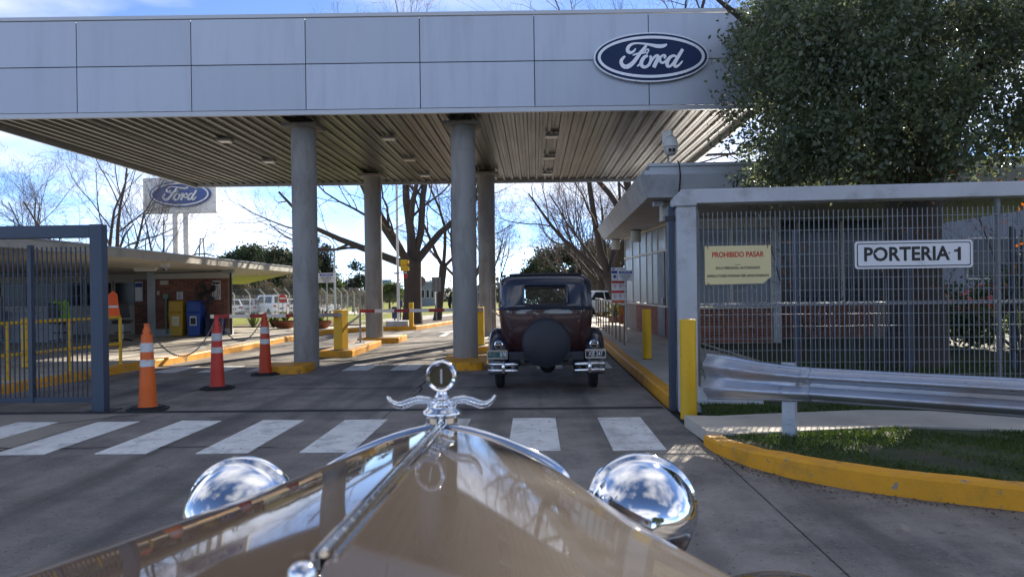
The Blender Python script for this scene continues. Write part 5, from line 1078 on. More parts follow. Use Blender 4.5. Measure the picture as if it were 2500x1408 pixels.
def half(rows, s):
    mb = MB(); n = len(U)
    for y, w, z, k in rows: mb.v += [(s*(x+0.004 if i == 0 else x), y, zz) for i, (x, zz) in enumerate(hsec(w, z, k))]
    for i in range(len(rows)-1):
        for j in range(n-1): a = i*n+j; f = (a, a+1, a+n+1, a+n); mb.f.append(f if s > 0 else f[::-1])
    return mb
for s in (-1, 1):
    o = half(HS, s).build('hood_panel', M_BRN, my, smooth=True, angle=60); sb = o.modifiers.new('sub', 'SUBSURF'); sb.levels = 1; sb.render_levels = 2
    o = half([(-1.028, 0.569, 1.2955, 0.72), (-1.2, 0.59, 1.30, 0.72), (-1.36, 0.62, 1.302, 0.72)], s).build('cowl', M_BRN, my, smooth=True, angle=60)
# hinge: knuckled rod with a trim strip each side
mb = MB(); y = -0.005
while y > -0.95:
    z = 1.243+(-y)*0.049; mb.tube([(0, y, z+0.004), (0, y-0.0325, z+0.0056)], 0.0052, 12); mb.tube([(0, y-0.033, z+0.0056), (0, y-0.036, z+0.0058)], 0.0044, 12); y -= 0.0365
mb.build('hood_hinge', M_CHR, my, smooth=True, angle=40)
for s in (-1, 1): MB().tube([(s*0.0115, -0.01-0.094*k, 1.2445+(0.01+0.094*k)*0.049) for k in range(11)], 0.0026, 8).build('hinge_leaf', M_CHR, my, smooth=True)
fq = my.matrix_basis.inverted() @ gp(738, 1398, 1.305)
fc_ = MB().lathe([(0.017, 1.28), (0.017, 1.294), (0.012, 1.296), (0.013, 1.303), (0.011, 1.310), (0.006, 1.314), (0.0, 1.315)], (fq.x, fq.y, 0), n=24).build('fuel_cap', M_CHR, my, smooth=True, angle=50)
# radiator shell (chrome) and core
def shell(rows, m, name):
    mb = MB(); n = len(U); 
    for y, w, z, k in rows:
        hs = hsec(w, z, k); mb.v += [(-x, y, zz) for x, zz in hs[::-1]]+[(x, y, zz) for x, zz in hs[1:]]
    q = 2*n-1
    for i in range(len(rows)-1):
        for j in range(q-1): a = i*q+j; mb.f.append((a, a+1, a+q+1, a+q)[::-1])
    return mb.build(name, m, my, smooth=True, angle=60)
shell([(0.004, 0.284, 1.236, 0.97), (0.006, 0.292, 1.246, 0.97), (0.012, 0.296, 1.249, 0.97), (0.03, 0.296, 1.247, 0.97), (0.06, 0.292, 1.242, 0.97), (0.085, 0.282, 1.231, 0.97), (0.10, 0.262, 1.212, 0.97)], M_CHR, 'radiator_shell')
MB().box(-0.255, 0.255, 0.07, 0.09, 0.55, 1.13).build('radiator_core', M_DARK, my)
# cap, wings, temperature gauge
oz = 0.035
cp = MB().lathe([(0.036, 1.246), (0.036, 1.258), (0.043, 1.26), (0.045, 1.266), (0.043, 1.272), (0.036, 1.276), (0.034, 1.283), (0.022, 1.288), (0.014, 1.292), (0.013, 1.298), (0.017, 1.303), (0.012, 1.309), (0.010, 1.314), (0.014, 1.319), (0.0, 1.32)], (0.0, oz, 0), n=24).build('radiator_cap', M_CHR, my, smooth=True, angle=50)
for s in (-1, 1):
    w = MB().tube([(s*0.012, oz, 1.288), (s*0.03, oz, 1.294), (s*0.05, oz-0.003, 1.297), (s*0.07, oz-0.006, 1.292), (s*0.088, oz-0.008, 1.285), (s*0.104, oz-0.01, 1.287), (s*0.116, oz-0.012, 1.296), (s*0.123, oz-0.013, 1.307)], [0.008, 0.009, 0.0095, 0.0095, 0.009, 0.0075, 0.0055, 0.003], 10).build('wing', M_CHR, my, smooth=True)
    f = MB()
    for i in range(9):
        x = 0.026+i*0.0075; z = 1.2935+0.004*math.sin((x-0.02)*45)
        for dz in (0.005, -0.001, -0.006): f.sphere((s*(x+dz*0.4), oz-0.009-0.0006*i, z+dz-(0.004*max(0, i-4)*0.35)), 0.0042, 0.0032, 0.0034, 8, 6)
    f.build('feathers', M_CHR, w, smooth=True)
mm = MB(); ro, ri = 0.036, 0.026; N = 36
prf = [(ri, -0.012), (ro*0.9, -0.014), (ro, -0.008), (ro, 0.008), (ro*0.9, 0.014), (ri, 0.012), (ri, -0.012)]
mm.lathe(prf, (0, oz, 1.350), 'Y', N, caps=False); gauge = mm.build('temperature_gauge', M_CHR, my, smooth=True, angle=60)
MB().lathe([(ri+0.001, -0.004), (ri+0.001, 0.004)], (0, oz, 1.350), 'Y', N).build('gauge_face', mat('gauge_amber', (0.10, 0.07, 0.025), 0.25, var=0), gauge); MB().box(-0.002, 0.002, oz-0.008, oz-0.0045, 1.334, 1.366).build('gauge_tube', M_SIGNW, gauge)
MB().lathe([(0.013, 1.31), (0.011, 1.318), (0.02, 1.326)], (0, oz, 0), n=16).build('gauge_neck', M_CHR, my, smooth=True)
# headlamps on a cross bar, front fenders, wheels
for s in (-1, 1):
    h = MB().lathe([(0.0, -0.150), (0.03, -0.147), (0.06, -0.135), (0.088, -0.11), (0.108, -0.07), (0.119, -0.03), (0.123, 0.0), (0.129, 0.004), (0.131, 0.014), (0.131, 0.03), (0.122, 0.036)], (s*0.466-0.012, 0.06, 1.03), 'Y', 56).build('headlamp', M_CHR, my, smooth=True, angle=50)
    MB().lathe([(0.121, 0.034), (0.08, 0.05), (0.0, 0.058)], (s*0.466-0.012, 0.06, 1.03), 'Y', 40).build('lens', M_LAMP, h, smooth=True); MB().tube([(s*0.466-0.012, 0.03, 0.93), (s*0.466-0.012, 0.03, 0.86)], 0.02, 10).build('stem', M_CHR, h)
    ffp = smoothp([(-0.95, 0.40), (-0.7, 0.50), (-0.45, 0.70), (-0.2, 0.81), (0.08, 0.835), (0.32, 0.74), (0.46, 0.55), (0.5, 0.42)], 3)[::-1]
    sweep(my, ffp, [(-0.14, 0.0), (-0.08, 0.02), (0.0, 0.03), (0.09, 0.015), (0.14, -0.02)], s*0.80, M_BRN, 'front_fender')
    wheel(my, s*0.72, 0.02, 0.375, 0.125, M_BRN)
    MB().box(s*0.80-0.14, s*0.80+0.14, -2.1, -0.97, 0.36, 0.40).build('running_board', M_VIN, my)
MB().tube([(-0.66, 0.03, 0.80), (-0.462, 0.03, 0.87), (-0.25, 0.04, 0.90), (0.25, 0.04, 0.90), (0.462, 0.03, 0.87), (0.66, 0.03, 0.80)], 0.016, 10).build('lamp_bar', M_CHR, my, smooth=True)
for z in (0.40, 0.48): MB().box(-0.8, 0.8, 0.66, 0.68, z-0.025, z+0.025).build('front_bumper', M_CHR, my)
for s in (-1, 1): MB().bar((s*0.35, 0.66, 0.44), (s*0.35, -1.6, 0.46), 0.06, 0.09).build('chassis_rail', M_DARK, my)
# ---- modern parked cars
def parked(label, x, y, rz, paint, L=4.1, Wd=1.72, H=1.46, kind='hatch', cat='car', group='cars parked beyond the fence', z=None):
    t = thing('pickup_truck' if kind == 'pickup' else 'parked_car', label, cat, (x, y, gz(y)+0.15 if z is None else z), group, rz, local=True); w = Wd/2; r = 0.31
    hb = 0.88 if kind != 'suv' else 1.0; y0, y1 = -L/2, L/2                      # rear at -Y
    MB().slabx([(y0+0.06, 0.28), (y0, 0.5), (y0+0.03, hb-0.06), (y0+0.12, hb), (y1-1.15, hb), (y1-0.25, hb-0.14), (y1-0.02, hb-0.3), (y1, 0.42), (y1-0.1, 0.25), (y1-0.3, 0.22), (y0+0.3, 0.22)], -w, w).build('body', paint, t, bevel=0.07, seg=3)
    cr0, cr1, ct0, ct1 = {'hatch': (y0+0.08, y1-1.15, y0+0.45, y1-1.95), 'sedan': (y0+0.55, y1-1.2, y0+1.15, y1-1.95), 'suv': (y0+0.05, y1-1.1, y0+0.25, y1-1.75), 'pickup': (y0+1.7, y1-1.2, y0+1.85, y1-1.8)}[kind]
    b_ = [(-w+0.05, cr0), (w-0.05, cr0), (w-0.05, cr1), (-w+0.05, cr1)]; t_ = [(-w+0.2, ct0), (w-0.2, ct0), (w-0.2, ct1), (-w+0.2, ct1)]
    MB().add([(*p, hb-0.03) for p in b_]+[(*p, H) for p in t_], [(3, 2, 1, 0), (4, 5, 6, 7), (0, 1, 5, 4), (1, 2, 6, 5), (2, 3, 7, 6), (3, 0, 4, 7)]).build('cabin', paint, t, bevel=0.05, seg=3)
    def face(i, j, name, u0=0.09, u1=0.91, v0=0.14, v1=0.86, off=0.012):
        A_, B_, C_, D_ = Vector((*b_[i], hb-0.03)), Vector((*b_[j], hb-0.03)), Vector((*t_[j], H)), Vector((*t_[i], H)); n = (B_-A_).cross(D_-A_).normalized()*off
        P = lambda u, v: (A_.lerp(B_, u)).lerp(D_.lerp(C_, u), v)
        q = [P(u0, v0)+n, P(u1, v0)+n, P(u1, v1)+n, P(u0, v1)+n]; k = [v-n*1.5 for v in q]
        MB().add(q+k, [(0, 1, 2, 3), (7, 6, 5, 4), (0, 4, 5, 1), (1, 5, 6, 2), (2, 6, 7, 3), (3, 7, 4, 0)]).build(name, M_DGLASS, t)
    face(0, 1, 'rear_window'); face(2, 3, 'windscreen')
    face(1, 2, 'side_window', 0.08, 0.46); face(1, 2, 'side_window', 0.5, 0.88); face(3, 0, 'side_window', 0.12, 0.5); face(3, 0, 'side_window', 0.54, 0.92)
    for sx in (-1, 1):
        for wy in (y0+0.75, y1-0.8): wheel(t, sx*(w-0.09), wy, r, 0.19, M_CARS)
        MB().box(sx*(w-0.2)-0.13, sx*(w-0.2)+0.13, y0-0.02, y0+0.15, hb-0.24, hb-0.08).build('tail_light', M_TAIL, t, bevel=0.02); MB().box(sx*(w-0.2)-0.13, sx*(w-0.2)+0.13, y1-0.2, y1+0.005, hb-0.36, hb-0.24).build('headlight', M_LAMP, t, bevel=0.02)
    MB().box(-0.2, 0.2, y0-0.012, y0+0.02, 0.52, 0.64).build('licence_plate', M_BLACK, t); MB().box(-w+0.08, w-0.08, y0-0.05, y0+0.1, 0.34, 0.5).build('bumper', paint, t, bevel=0.03)
    if kind == 'suv':
        for sx in (-1, 1): MB().tube([(sx*(w-0.25), ct0+0.1, H+0.06), (sx*(w-0.25), ct1-0.1, H+0.06)], 0.02, 6).build('roof_rail', M_CARS, t)
    if kind == 'pickup':
        MB().box(-0.5, 0.5, ct0+0.15, ct0+0.4, H+0.005, H+0.11).build('beacon', M_ORGP, t, bevel=0.02)
        for sx in (-1, 1): MB().bar((sx*(w-0.12), y0+0.4, hb), (sx*(w-0.25), cr0+0.15, H-0.05), 0.06, 0.14).build('sport_bar', M_WHITE, t)
    return t
for px, Yc, rz, m, L, H, kd, lab in (
    (552, 68, 42, M_CARW, 3.9, 1.46, 'hatch', 'white car half hidden behind the booth wall edge'), (585, 69, 40, M_CARS, 4.3, 1.46, 'sedan', 'silver sedan parked nearest the booth beyond the fence'),
    (620, 70, 42, M_CARS, 4.0, 1.48, 'hatch', 'pale silver hatchback parked between the sedan and the SUV'), (655, 69, 50, M_CARW, 4.5, 1.78, 'suv', 'white SUV with roof rails parked beyond the fence'),
    (690, 71, 42, M_CARW, 4.2, 1.45, 'hatch', 'white car parked right of the SUV'), (716, 73, 40, M_CARS, 4.2, 1.45, 'sedan', 'silver car parked rightmost, half behind the left column'), (785, 72, -30, M_CARW, 4.2, 1.45, 'sedan', 'white car seen between the left column and the notice post')):
    q = at(px, 760, Yc); parked(lab, q.x, Yc, R(rz), m, L, 1.74, H, kd)
q = at(1547, 740, 46); parked('red pickup with white bar and orange beacon behind the guard house', q.x+0.3, 46, R(-60), M_CARR, 4.8, 1.8, 1.75, 'pickup', 'truck', 'vehicles beyond the guard house')
q = at(1478, 748, 44); parked('white car with dark windows parked behind the sidewalk railing', q.x, 44, R(-70), M_CARW, 4.2, 1.74, 1.45, 'sedan', 'car', 'vehicles beyond the guard house')
q = at(2375, 760, 31.0); parked('red car glimpsed through the wire fence at far right', q.x, 31.0, R(60), M_CARR, 3.6, 1.7, 1.42, 'hatch', 'car', 'vehicles beyond the guard house', z=0.0)
q = at(1985, 770, 31); parked('grey car glimpsed through the wire fence beyond the guard house', q.x, 31, R(70), M_CARS, 4.2, 1.74, 1.46, 'hatch', 'car', 'vehicles beyond the guard house', z=0.0)
# ================================================================== guard standing behind the middle column
GX, GY = gp(1119, 846).x, 20.2
gd = thing('person', 'person in dark uniform and green hi-vis vest standing half behind the middle column', 'person', (GX, GY, 0), local=True, rz=R(15))
V = {}; E = []; RAD = {}
def jn(k, x, y, z, r, par=None):
    V[k] = (x, y, z); RAD[k] = r
    if par: E.append((par, k))
jn('pel', 0, 0, 0.95, (0.15, 0.11)); jn('sp', 0, 0.0, 1.15, (0.145, 0.105), 'pel'); jn('ch', 0, -0.01, 1.33, (0.17, 0.115), 'sp'); jn('nk', 0, 0, 1.49, (0.06, 0.06), 'ch'); jn('hd', 0, 0.01, 1.56, (0.065, 0.07), 'nk'); jn('hd2', 0, 0.02, 1.66, (0.082, 0.098), 'hd'); jn('hd3', 0, 0.01, 1.73, (0.06, 0.07), 'hd2')
for s, n in ((-1, 'l'), (1, 'r')):
    jn('hip'+n, s*0.09, 0, 0.90, (0.095, 0.095), 'pel'); jn('kn'+n, s*0.11, 0.01+0.02*s, 0.50, (0.065, 0.065), 'hip'+n); jn('an'+n, s*0.12, -0.02+0.03*s, 0.10, (0.045, 0.045), 'kn'+n); jn('ft'+n, s*0.13, 0.13+0.03*s, 0.045, (0.04, 0.035), 'an'+n)
    jn('sh'+n, s*0.19, 0, 1.40, (0.065, 0.065), 'ch'); jn('el'+n, s*0.26, -0.03, 1.12, (0.048, 0.048), 'sh'+n); jn('wr'+n, s*0.20, 0.14, 0.98, (0.032, 0.03), 'el'+n); jn('pm'+n, s*0.17, 0.22, 0.97, (0.036, 0.02), 'wr'+n)
    for i, (dx, l, r) in enumerate(((-0.03, 0.075, 0.009), (-0.01, 0.085, 0.009), (0.01, 0.08, 0.009), (0.03, 0.065, 0.008))): jn('f%d%s' % (i, n), s*0.17+dx, 0.22+l*0.7, 0.955, (r, r), 'pm'+n); jn('g%d%s' % (i, n), s*0.17+dx, 0.22+l, 0.93, (r*0.8, r*0.8), 'f%d%s' % (i, n))
    jn('th'+n, s*0.17-s*0.05, 0.215, 0.985, (0.01, 0.01), 'pm'+n)
ks = list(V); me = bpy.data.meshes.new('body'); me.from_pydata([V[k] for k in ks], [(ks.index(a), ks.index(b)) for a, b in E], [])
body = bpy.data.objects.new('body', me); C.objects.link(body); body.parent = gd
body.modifiers.new('skin', 'SKIN')
if not me.skin_vertices: me.attributes.new if False else None
bm = bmesh.new(); bm.from_mesh(me); lay = bm.verts.layers.skin.verify(); bm.verts.ensure_lookup_table()
for i, k in enumerate(ks): bm.verts[i][lay].radius = RAD[k]; bm.verts[i][lay].use_root = (k == 'pel')
bm.to_mesh(me); bm.free(); body.modifiers.new('sub', 'SUBSURF').render_levels = 2
M_BODY = mat('uniform_and_skin', (0.018, 0.02, 0.028), 0.85, var=0); n_, l_ = M_BODY.node_tree.nodes, M_BODY.node_tree.links
tcn = n_.new('ShaderNodeTexCoord'); sx_ = n_.new('ShaderNodeSeparateXYZ'); l_.new(tcn.outputs['Object'], sx_.inputs[0]); ge = n_.new('ShaderNodeMath'); ge.operation = 'GREATER_THAN'; ge.inputs[1].default_value = 1.475; l_.new(sx_.outputs['Z'], ge.inputs[0])
gy_ = n_.new('ShaderNodeMath'); gy_.operation = 'GREATER_THAN'; gy_.inputs[1].default_value = 0.15; l_.new(sx_.outputs['Y'], gy_.inputs[0]); gz_ = n_.new('ShaderNodeMath'); gz_.operation = 'GREATER_THAN'; gz_.inputs[1].default_value = 0.6; l_.new(sx_.outputs['Z'], gz_.inputs[0])
an_ = n_.new('ShaderNodeMath'); an_.operation = 'MULTIPLY'; l_.new(gy_.outputs[0], an_.inputs[0]); l_.new(gz_.outputs[0], an_.inputs[1]); mxn = n_.new('ShaderNodeMath'); mxn.operation = 'MAXIMUM'; l_.new(ge.outputs[0], mxn.inputs[0]); l_.new(an_.outputs[0], mxn.inputs[1])
mc = n_.new('ShaderNodeMix'); mc.data_type = 'RGBA'; l_.new(mxn.outputs[0], mc.inputs[0]); mc.inputs[6].default_value = (0.018, 0.02, 0.028, 1); mc.inputs[7].default_value = (0.38, 0.2, 0.13, 1); l_.new(mc.outputs[2], n_['Principled BSDF'].inputs['Base Color'])
me.materials.append(M_BODY)
MB().lathe([(0.185, 1.0), (0.19, 1.1), (0.20, 1.25), (0.225, 1.36), (0.19, 1.44), (0.11, 1.475)], (0, 0, 0), n=24, sx=1.0).build('vest', M_HIVIS, gd, smooth=True)
gd.children[-1].scale = (1.0, 0.72, 1.0)
MB().lathe([(0.196, 1.10), (0.203, 1.15)], n=24).build('vest_stripe', M_BAND, gd, smooth=True); gd.children[-1].scale = (1.0, 0.72, 1.0)
MB().sphere((0, -0.005, 1.70), 0.088, 0.102, 0.085).build('hair', M_HAIR, gd, smooth=True)
fcx = MB().sphere((-0.033, 0.105, 1.665), 0.011).sphere((0.033, 0.105, 1.665), 0.011); fcx.build('eyes', M_BLACK, gd); MB().sphere((0, 0.118, 1.635), 0.014, 0.018, 0.022).build('nose', M_SKIN, gd, smooth=True); MB().box(-0.025, 0.025, 0.098, 0.11, 1.595, 1.603).build('mouth', M_REDP, gd)
for s in (-1, 1): MB().sphere((s*0.085, 0.0, 1.65), 0.012, 0.02, 0.03).build('ear', M_SKIN, gd, smooth=True)
# ================================================================== trees and background
def rvec(rn): return Vector((rn.gauss(0, 1), rn.gauss(0, 1), rn.gauss(0, 1)))
def grow(tr, tw, rn, p, d, L, r, lev, mx_, kids, up, wob=0.16, thin=0.004):
    n = 6 if lev <= 1 else (5 if lev <= 2 else (4 if lev == 3 else 3)); pts = [p.copy()]; rad = [r]; q = p.copy(); dd = d.normalized()
    e = max(r*(0.24 if lev == 1 else 0.34), thin*0.6) if lev < mx_ else thin*0.45
    for i in range(n):
        dd = (dd+rvec(rn)*wob*(0.6+0.15*lev)+Vector((0, 0, up*(0.06+0.03*lev)))).normalized(); q = q+dd*(L/n); pts.append(q.copy()); rad.append(r+(e-r)*(i+1)/n)
    (tr if lev <= 2 else tw).tube(pts, rad, 8 if lev == 0 else (7 if lev == 1 else (5 if lev == 2 else 3)), caps=lev < 2)
    if lev >= mx_: return
    k = kids[min(lev, len(kids)-1)]
    for c in range(k):
        t = 0.28+0.72*(c+rn.random()*0.8)/k; t = min(t, 0.99); i = min(int(t*n), n-1); b = pts[i].lerp(pts[i+1], t*n-i); rr_ = rad[i]+(rad[i+1]-rad[i])*(t*n-i)
        ax = (pts[i+1]-pts[i]).normalized(); s = rvec(rn); s = (s-ax*s.dot(ax)).normalized(); ang = R(rn.uniform(22, 58)); nd = ax*math.cos(ang)+s*math.sin(ang)
        l2 = L*rn.uniform(0.48, 0.78)*(1.1-0.45*t); grow(tr, tw, rn, b, nd, l2, max(min(rr_*0.5, r*(0.34 if lev < 2 else 0.42)), thin*0.7), lev+1, mx_, kids, up, wob, thin)
def bare_tree(label, x, y, H, r0, seed, fork=0.28, limbs=None, lean=(0, 0), mx_=5, kids=(5, 5, 6, 5, 4), tm=None, group='bare trees', up=0.5, thin=0.0046, z0=None, spread=1.0, name='bare_tree', leaves=0):
    z0 = gz(y) if z0 is None else z0; rn = random.Random(seed); t = thing(name, label, 'tree', (x, y, z0), group, local=True); tr, tw = MB(), MB()
    hf = H*fork; top = Vector((lean[0]*hf, lean[1]*hf, hf)); flare = [(0, r0*1.45), (0.06, r0*1.15), (0.2, r0*1.0), (0.55, r0*0.9), (0.85, r0*0.95), (1.0, r0*1.0)]
    tr.tube([top*f+Vector((math.sin(f*5+seed)*0.05*r0, 0, -0.15 if f == 0 else 0)) for f, _ in flare], [q for _, q in flare], 12)
    if limbs is None:
        n = rn.choice((4, 5)); a0 = rn.uniform(0, 6.28); limbs = []
        for k in range(n): a = a0+6.283*k/n+rn.uniform(-0.3, 0.3); s = spread*rn.uniform(0.35, 0.8); limbs.append((math.cos(a)*s, math.sin(a)*s, 1.0, rn.uniform(0.6, 0.85)))
    for dx, dy, dz, ln in limbs:
        d = Vector((dx, dy, dz)).normalized(); grow(tr, tw, rn, top-Vector((0, 0, r0*0.5)), d, ln*(H-hf), r0*rn.uniform(0.42, 0.55), 1, mx_, kids, up, thin=thin)
    tr.build('trunk', M_BARK, t, smooth=True, angle=60); cr = tw.build('crown', tm or M_TWIG, t, smooth=False)
    if leaves:
        g = np.random.default_rng(seed); vv = np.array(tw.v); pk = vv[g.integers(0, len(vv), leaves)]+g.normal(0, 0.03, (leaves, 3)); bulk('dead_leaves', leaf_cloud(g, pk, 0.07, 0.6), 4, M_AUT, t)
    return t
# big pollarded tree left of the lane, smaller ones behind it
bt1 = bare_tree('big bare tree with thick dark trunk and many limbs left of the lane', -5.05, 31.2, 11.5, 0.40, 11, 0.235, [(-1.0, 0.1, 0.62, 0.72), (-0.62, -0.1, 1.0, 0.85), (-0.22, 0.2, 1.0, 0.95), (0.12, -0.1, 1.0, 0.62), (0.34, 0.1, 1.0, 1.0), (0.75, 0.4, 0.9, 0.7), (-0.3, -0.8, 0.8, 0.6)], kids=(5, 5, 6, 5, 4), leaves=400)
bare_tree('slender bare tree with pale bent trunk just right of the big tree', -4.85, 37.5, 9.5, 0.20, 5, 0.3, [(0.15, 0, 1, 0.9), (0.5, 0.2, 0.8, 0.7), (-0.4, 0.3, 0.9, 0.7)], lean=(0.12, 0), leaves=80)
b3 = bare_tree('thin leaning bare tree left of the middle column', -4.75, 46.5, 9.5, 0.2, 17, 0.27, [(-0.35, 0, 1, 0.8), (0.35, 0.1, 1, 0.9), (0.1, 0.6, 0.9, 0.7), (-0.6, -0.3, 0.8, 0.6)], leaves=60)
def row(src, lab, x, y, sc, rz):
    o = copy_tree(src); o.location = (x, y, gz(y)); o.scale = (sc, sc, sc); o.rotation_euler[2] = rz; o['label'] = lab; return o
row(b3, 'bare tree second along the left lane edge beyond the middle columns', -4.6, 57, 1.05, 2.0); row(b3, 'bare tree third along the left lane edge beyond the middle columns', -4.4, 70, 1.1, 4.0); row(b3, 'bare tree farthest along the left lane edge', -4.0, 88, 1.1, 0.9)
# right of the lane
rt1 = bare_tree('leaning thick bare tree over the lane behind the maroon car', 4.05, 33.5, 13.0, 0.33, 23, 0.16, [(-0.62, 0.1, 0.95, 0.75), (-0.55, 0.2, 0.62, 0.5), (-0.05, 0.4, 1.0, 0.9), (0.4, -0.1, 1, 0.9), (0.1, -0.5, 0.9, 0.6)], lean=(-0.35, 0), kids=(5, 5, 6, 5, 4), leaves=350)
rt2 = bare_tree('dark thick forked bare tree close behind the guard house', 4.55, 31.0, 14.8, 0.42, 31, 0.17, [(-0.28, 0, 1, 0.95), (0.18, 0.1, 1, 1.0), (0.45, -0.3, 0.9, 0.8), (-0.5, 0.5, 0.9, 0.7)], kids=(5, 5, 6, 5, 4))
rt3 = bare_tree('bare tree with dense fine twigs behind the leaning tree', 4.3, 44, 11.5, 0.26, 41, 0.2, None, tm=M_TWIGP, kids=(6, 6, 5, 5, 4), leaves=250, spread=1.1)
row(rt3, 'bare tree second along the right lane edge', 4.6, 53, 1.0, 1.3); row(rt3, 'bare tree third along the right lane edge', 5.0, 63, 1.05, 3.1); row(rt3, 'bare tree fourth along the right lane edge', 4.2, 76, 1.1, 4.4); row(rt3, 'bare tree farthest along the right lane edge', 4.6, 92, 1.15, 0.4); row(rt3, 'bare tree set back right of the lane behind the white car', 12.5, 52, 0.9, 5.2)

# left group behind the booth
lt1 = bare_tree('wide bare tree in front of the pylon sign', -21.3, 37.0, 8.6, 0.26, 53, 0.2, [(-0.75, 0, 1, 0.85), (-0.15, 0.2, 1, 0.95), (0.3, 0, 1, 1.0), (0.75, 0.1, 0.8, 0.85), (0.5, -0.5, 0.7, 0.7)], kids=(5, 5, 6, 5, 4), thin=0.006)
row(lt1, 'smaller bare tree at far left behind the gate', -25.6, 38.5, 0.82, 2.2); row(lt1, 'low bare tree between the pylon sign posts and the booth roof', -18.0, 36.0, 0.66, 4.0)
# evergreen crown helper
def crown(g, blobs, n_cl, n_leaf, r_cl, size, aspect=0.6, shell=0.55):
    P = []
    vol = np.array([b[3]*b[4]*b[5] for b in blobs]); pick = g.choice(len(blobs), n_cl, p=vol/vol.sum())
    for i in pick:
        cx, cy_, cz, rx, ry, rz_ = blobs[i]; d = g.normal(size=3); d /= np.linalg.norm(d); rad = g.uniform(shell, 1.0)
        c = np.array([cx, cy_, cz])+d*np.array([rx, ry, rz_])*rad; P.append(c+g.normal(size=(n_leaf, 3))*r_cl*g.uniform(0.6, 1.3)*np.array([1, 1, 0.75]))
    return leaf_cloud(g, np.concatenate(P), size, aspect)
def evergreen(name, label, x, y, blobs, n_cl, n_leaf, r_cl, size, m, trunk, group='evergreen trees beyond the lawn', cat='tree', limbs=()):
    t = thing(name, label, cat, (x, y, gz(y)), group, local=True); g = np.random.default_rng(abs(int(x*13+y*7))); mb = MB()
    mb.tube([(0, 0, -0.3), (0.05, 0, trunk[1]*0.5), (0, 0, trunk[1])], [trunk[0]*1.2, trunk[0], trunk[0]*0.7], 10)
    for bx in blobs[:: max(1, len(blobs)//8)]: mb.tube([(0, 0, trunk[1]*0.85), (bx[0]*0.5, bx[1]*0.5, (trunk[1]+bx[2])*0.5), (bx[0], bx[1], bx[2])], [trunk[0]*0.5, trunk[0]*0.35, trunk[0]*0.15], 6)
    mb.build('trunk', M_BARK, t, smooth=True); bulk('crown', crown(g, blobs, n_cl, n_leaf, r_cl, size), 4, m, t); return t
Yp = 92; q = at(628, 640, Yp); k = Yp/1850
bl = []
rn = random.Random(4)
for i in range(16):
    u = rn.uniform(-1, 1); bl.append((u*85*k, rn.uniform(-2, 2), (708-(610+u*u*38+rn.uniform(0, 45)))*k+1.55-gz(Yp), rn.uniform(1.0, 1.8), 1.5, rn.uniform(0.6, 0.95)))
evergreen('umbrella_pine', 'broad dark umbrella pine beyond the car park', q.x, Yp, bl, 420, 55, 0.42, 0.34, M_PINE, (0.4, 5.0))
q = at(690, 680, 84); evergreen('umbrella_pine', 'lower dark pine right of the umbrella pine, behind the left column', q.x, 84, [(rn.uniform(-2.2, 2.2), 0, rn.uniform(2.6, 6.6), 1.5, 1.4, 0.9) for i in range(12)], 300, 55, 0.45, 0.32, M_PINE, (0.3, 3.5))
def cypress(label, px, Y, wpx, ytop, n):
    q = at(px, 700, Y); H = at(px, ytop, Y).z-gz(Y); w = wpx*Y/1850
    evergreen('cypress', label, q.x, Y, [(0, 0, H*(0.08+0.9*(i+0.5)/14), w*(0.5+0.15*math.sin(i*2.1))*(1-(i/14)**2*0.75), w*0.5*(1-(i/14)**2*0.75), H/16) for i in range(14)], n, 45, 0.16*w+0.1, 0.26, M_CYP, (0.2, H*0.6))
cypress('tall narrow cypress right of the left column', 778, 90, 22, 572, 150); cypress('broad dark cypress beside the tall narrow one', 797, 88, 42, 598, 240)
q = at(862, 700, 82); evergreen('round_tree', 'round dark leafy tree between the left columns', q.x, 82, [(rn.uniform(-1.1, 1.1), rn.uniform(-0.8, 0.8), 1.9+rn.uniform(0, 3.2), 0.8, 0.8, 0.7) for i in range(9)], 150, 30, 0.3, 0.24, M_CYP, (0.18, 2.2))
q = at(805, 715, 78); evergreen('green_bush', 'dark green bush behind the lawn notice', q.x, 78, [(rn.uniform(-1.6, 1.6), 0, 1.6+rn.uniform(0, 1.6), 0.9, 0.8, 0.8) for i in range(6)], 130, 40, 0.28, 0.22, M_BUSH, (0.12, 1.5), cat='bush')
q = at(950, 722, 84); evergreen('green_bush', 'bright green bushy tree right of the left rear column', q.x, 84, [(rn.uniform(-1.2, 0.8), 0, 1.5+rn.uniform(0, 1.4), 0.8, 0.8, 0.6) for i in range(6)], 130, 40, 0.25, 0.2, M_BUSH, (0.12, 1.3), cat='bush')
q = at(645, 720, 76); evergreen('dry_brush', 'grey-brown dry brush behind the parked cars', q.x, 76, [(rn.uniform(-3.6, 3.6), 0, 1.2+rn.uniform(0, 2.0), 1.1, 0.8, 0.8) for i in range(9)], 330, 50, 0.3, 0.14, M_DRY, (0.1, 1.3), cat='bush')
q = at(835, 728, 66); evergreen('dry_brush', 'dry brown hedge along the fence between the left columns', q.x, 66, [(rn.uniform(-2.4, 2.4), 0, 0.7+rn.uniform(0, 1.0), 0.9, 0.6, 0.6) for i in range(7)], 230, 45, 0.25, 0.13, M_DRY, (0.08, 0.8), cat='bush')
for px, Y, s, lab in ((1325, 105, 1.1, 'dark conifer beyond the lane end, left one'), (1375, 100, 1.25, 'dark conifer beyond the lane end, middle one'), (1430, 96, 1.3, 'dark conifer beyond the lane end, right one'), (1500, 98, 1.3, 'dark conifer behind the sidewalk railing')):
    q = at(px, 700, Y); evergreen('dark_conifer', lab, q.x, Y, [(rn.uniform(-2, 2)*s, 0, s*(1.2+rn.uniform(0, 5.0)), 1.2*s, 1.0, 0.8*s) for i in range(12)], 210, 50, 0.45, 0.33, M_PINE, (0.25, 3.5))
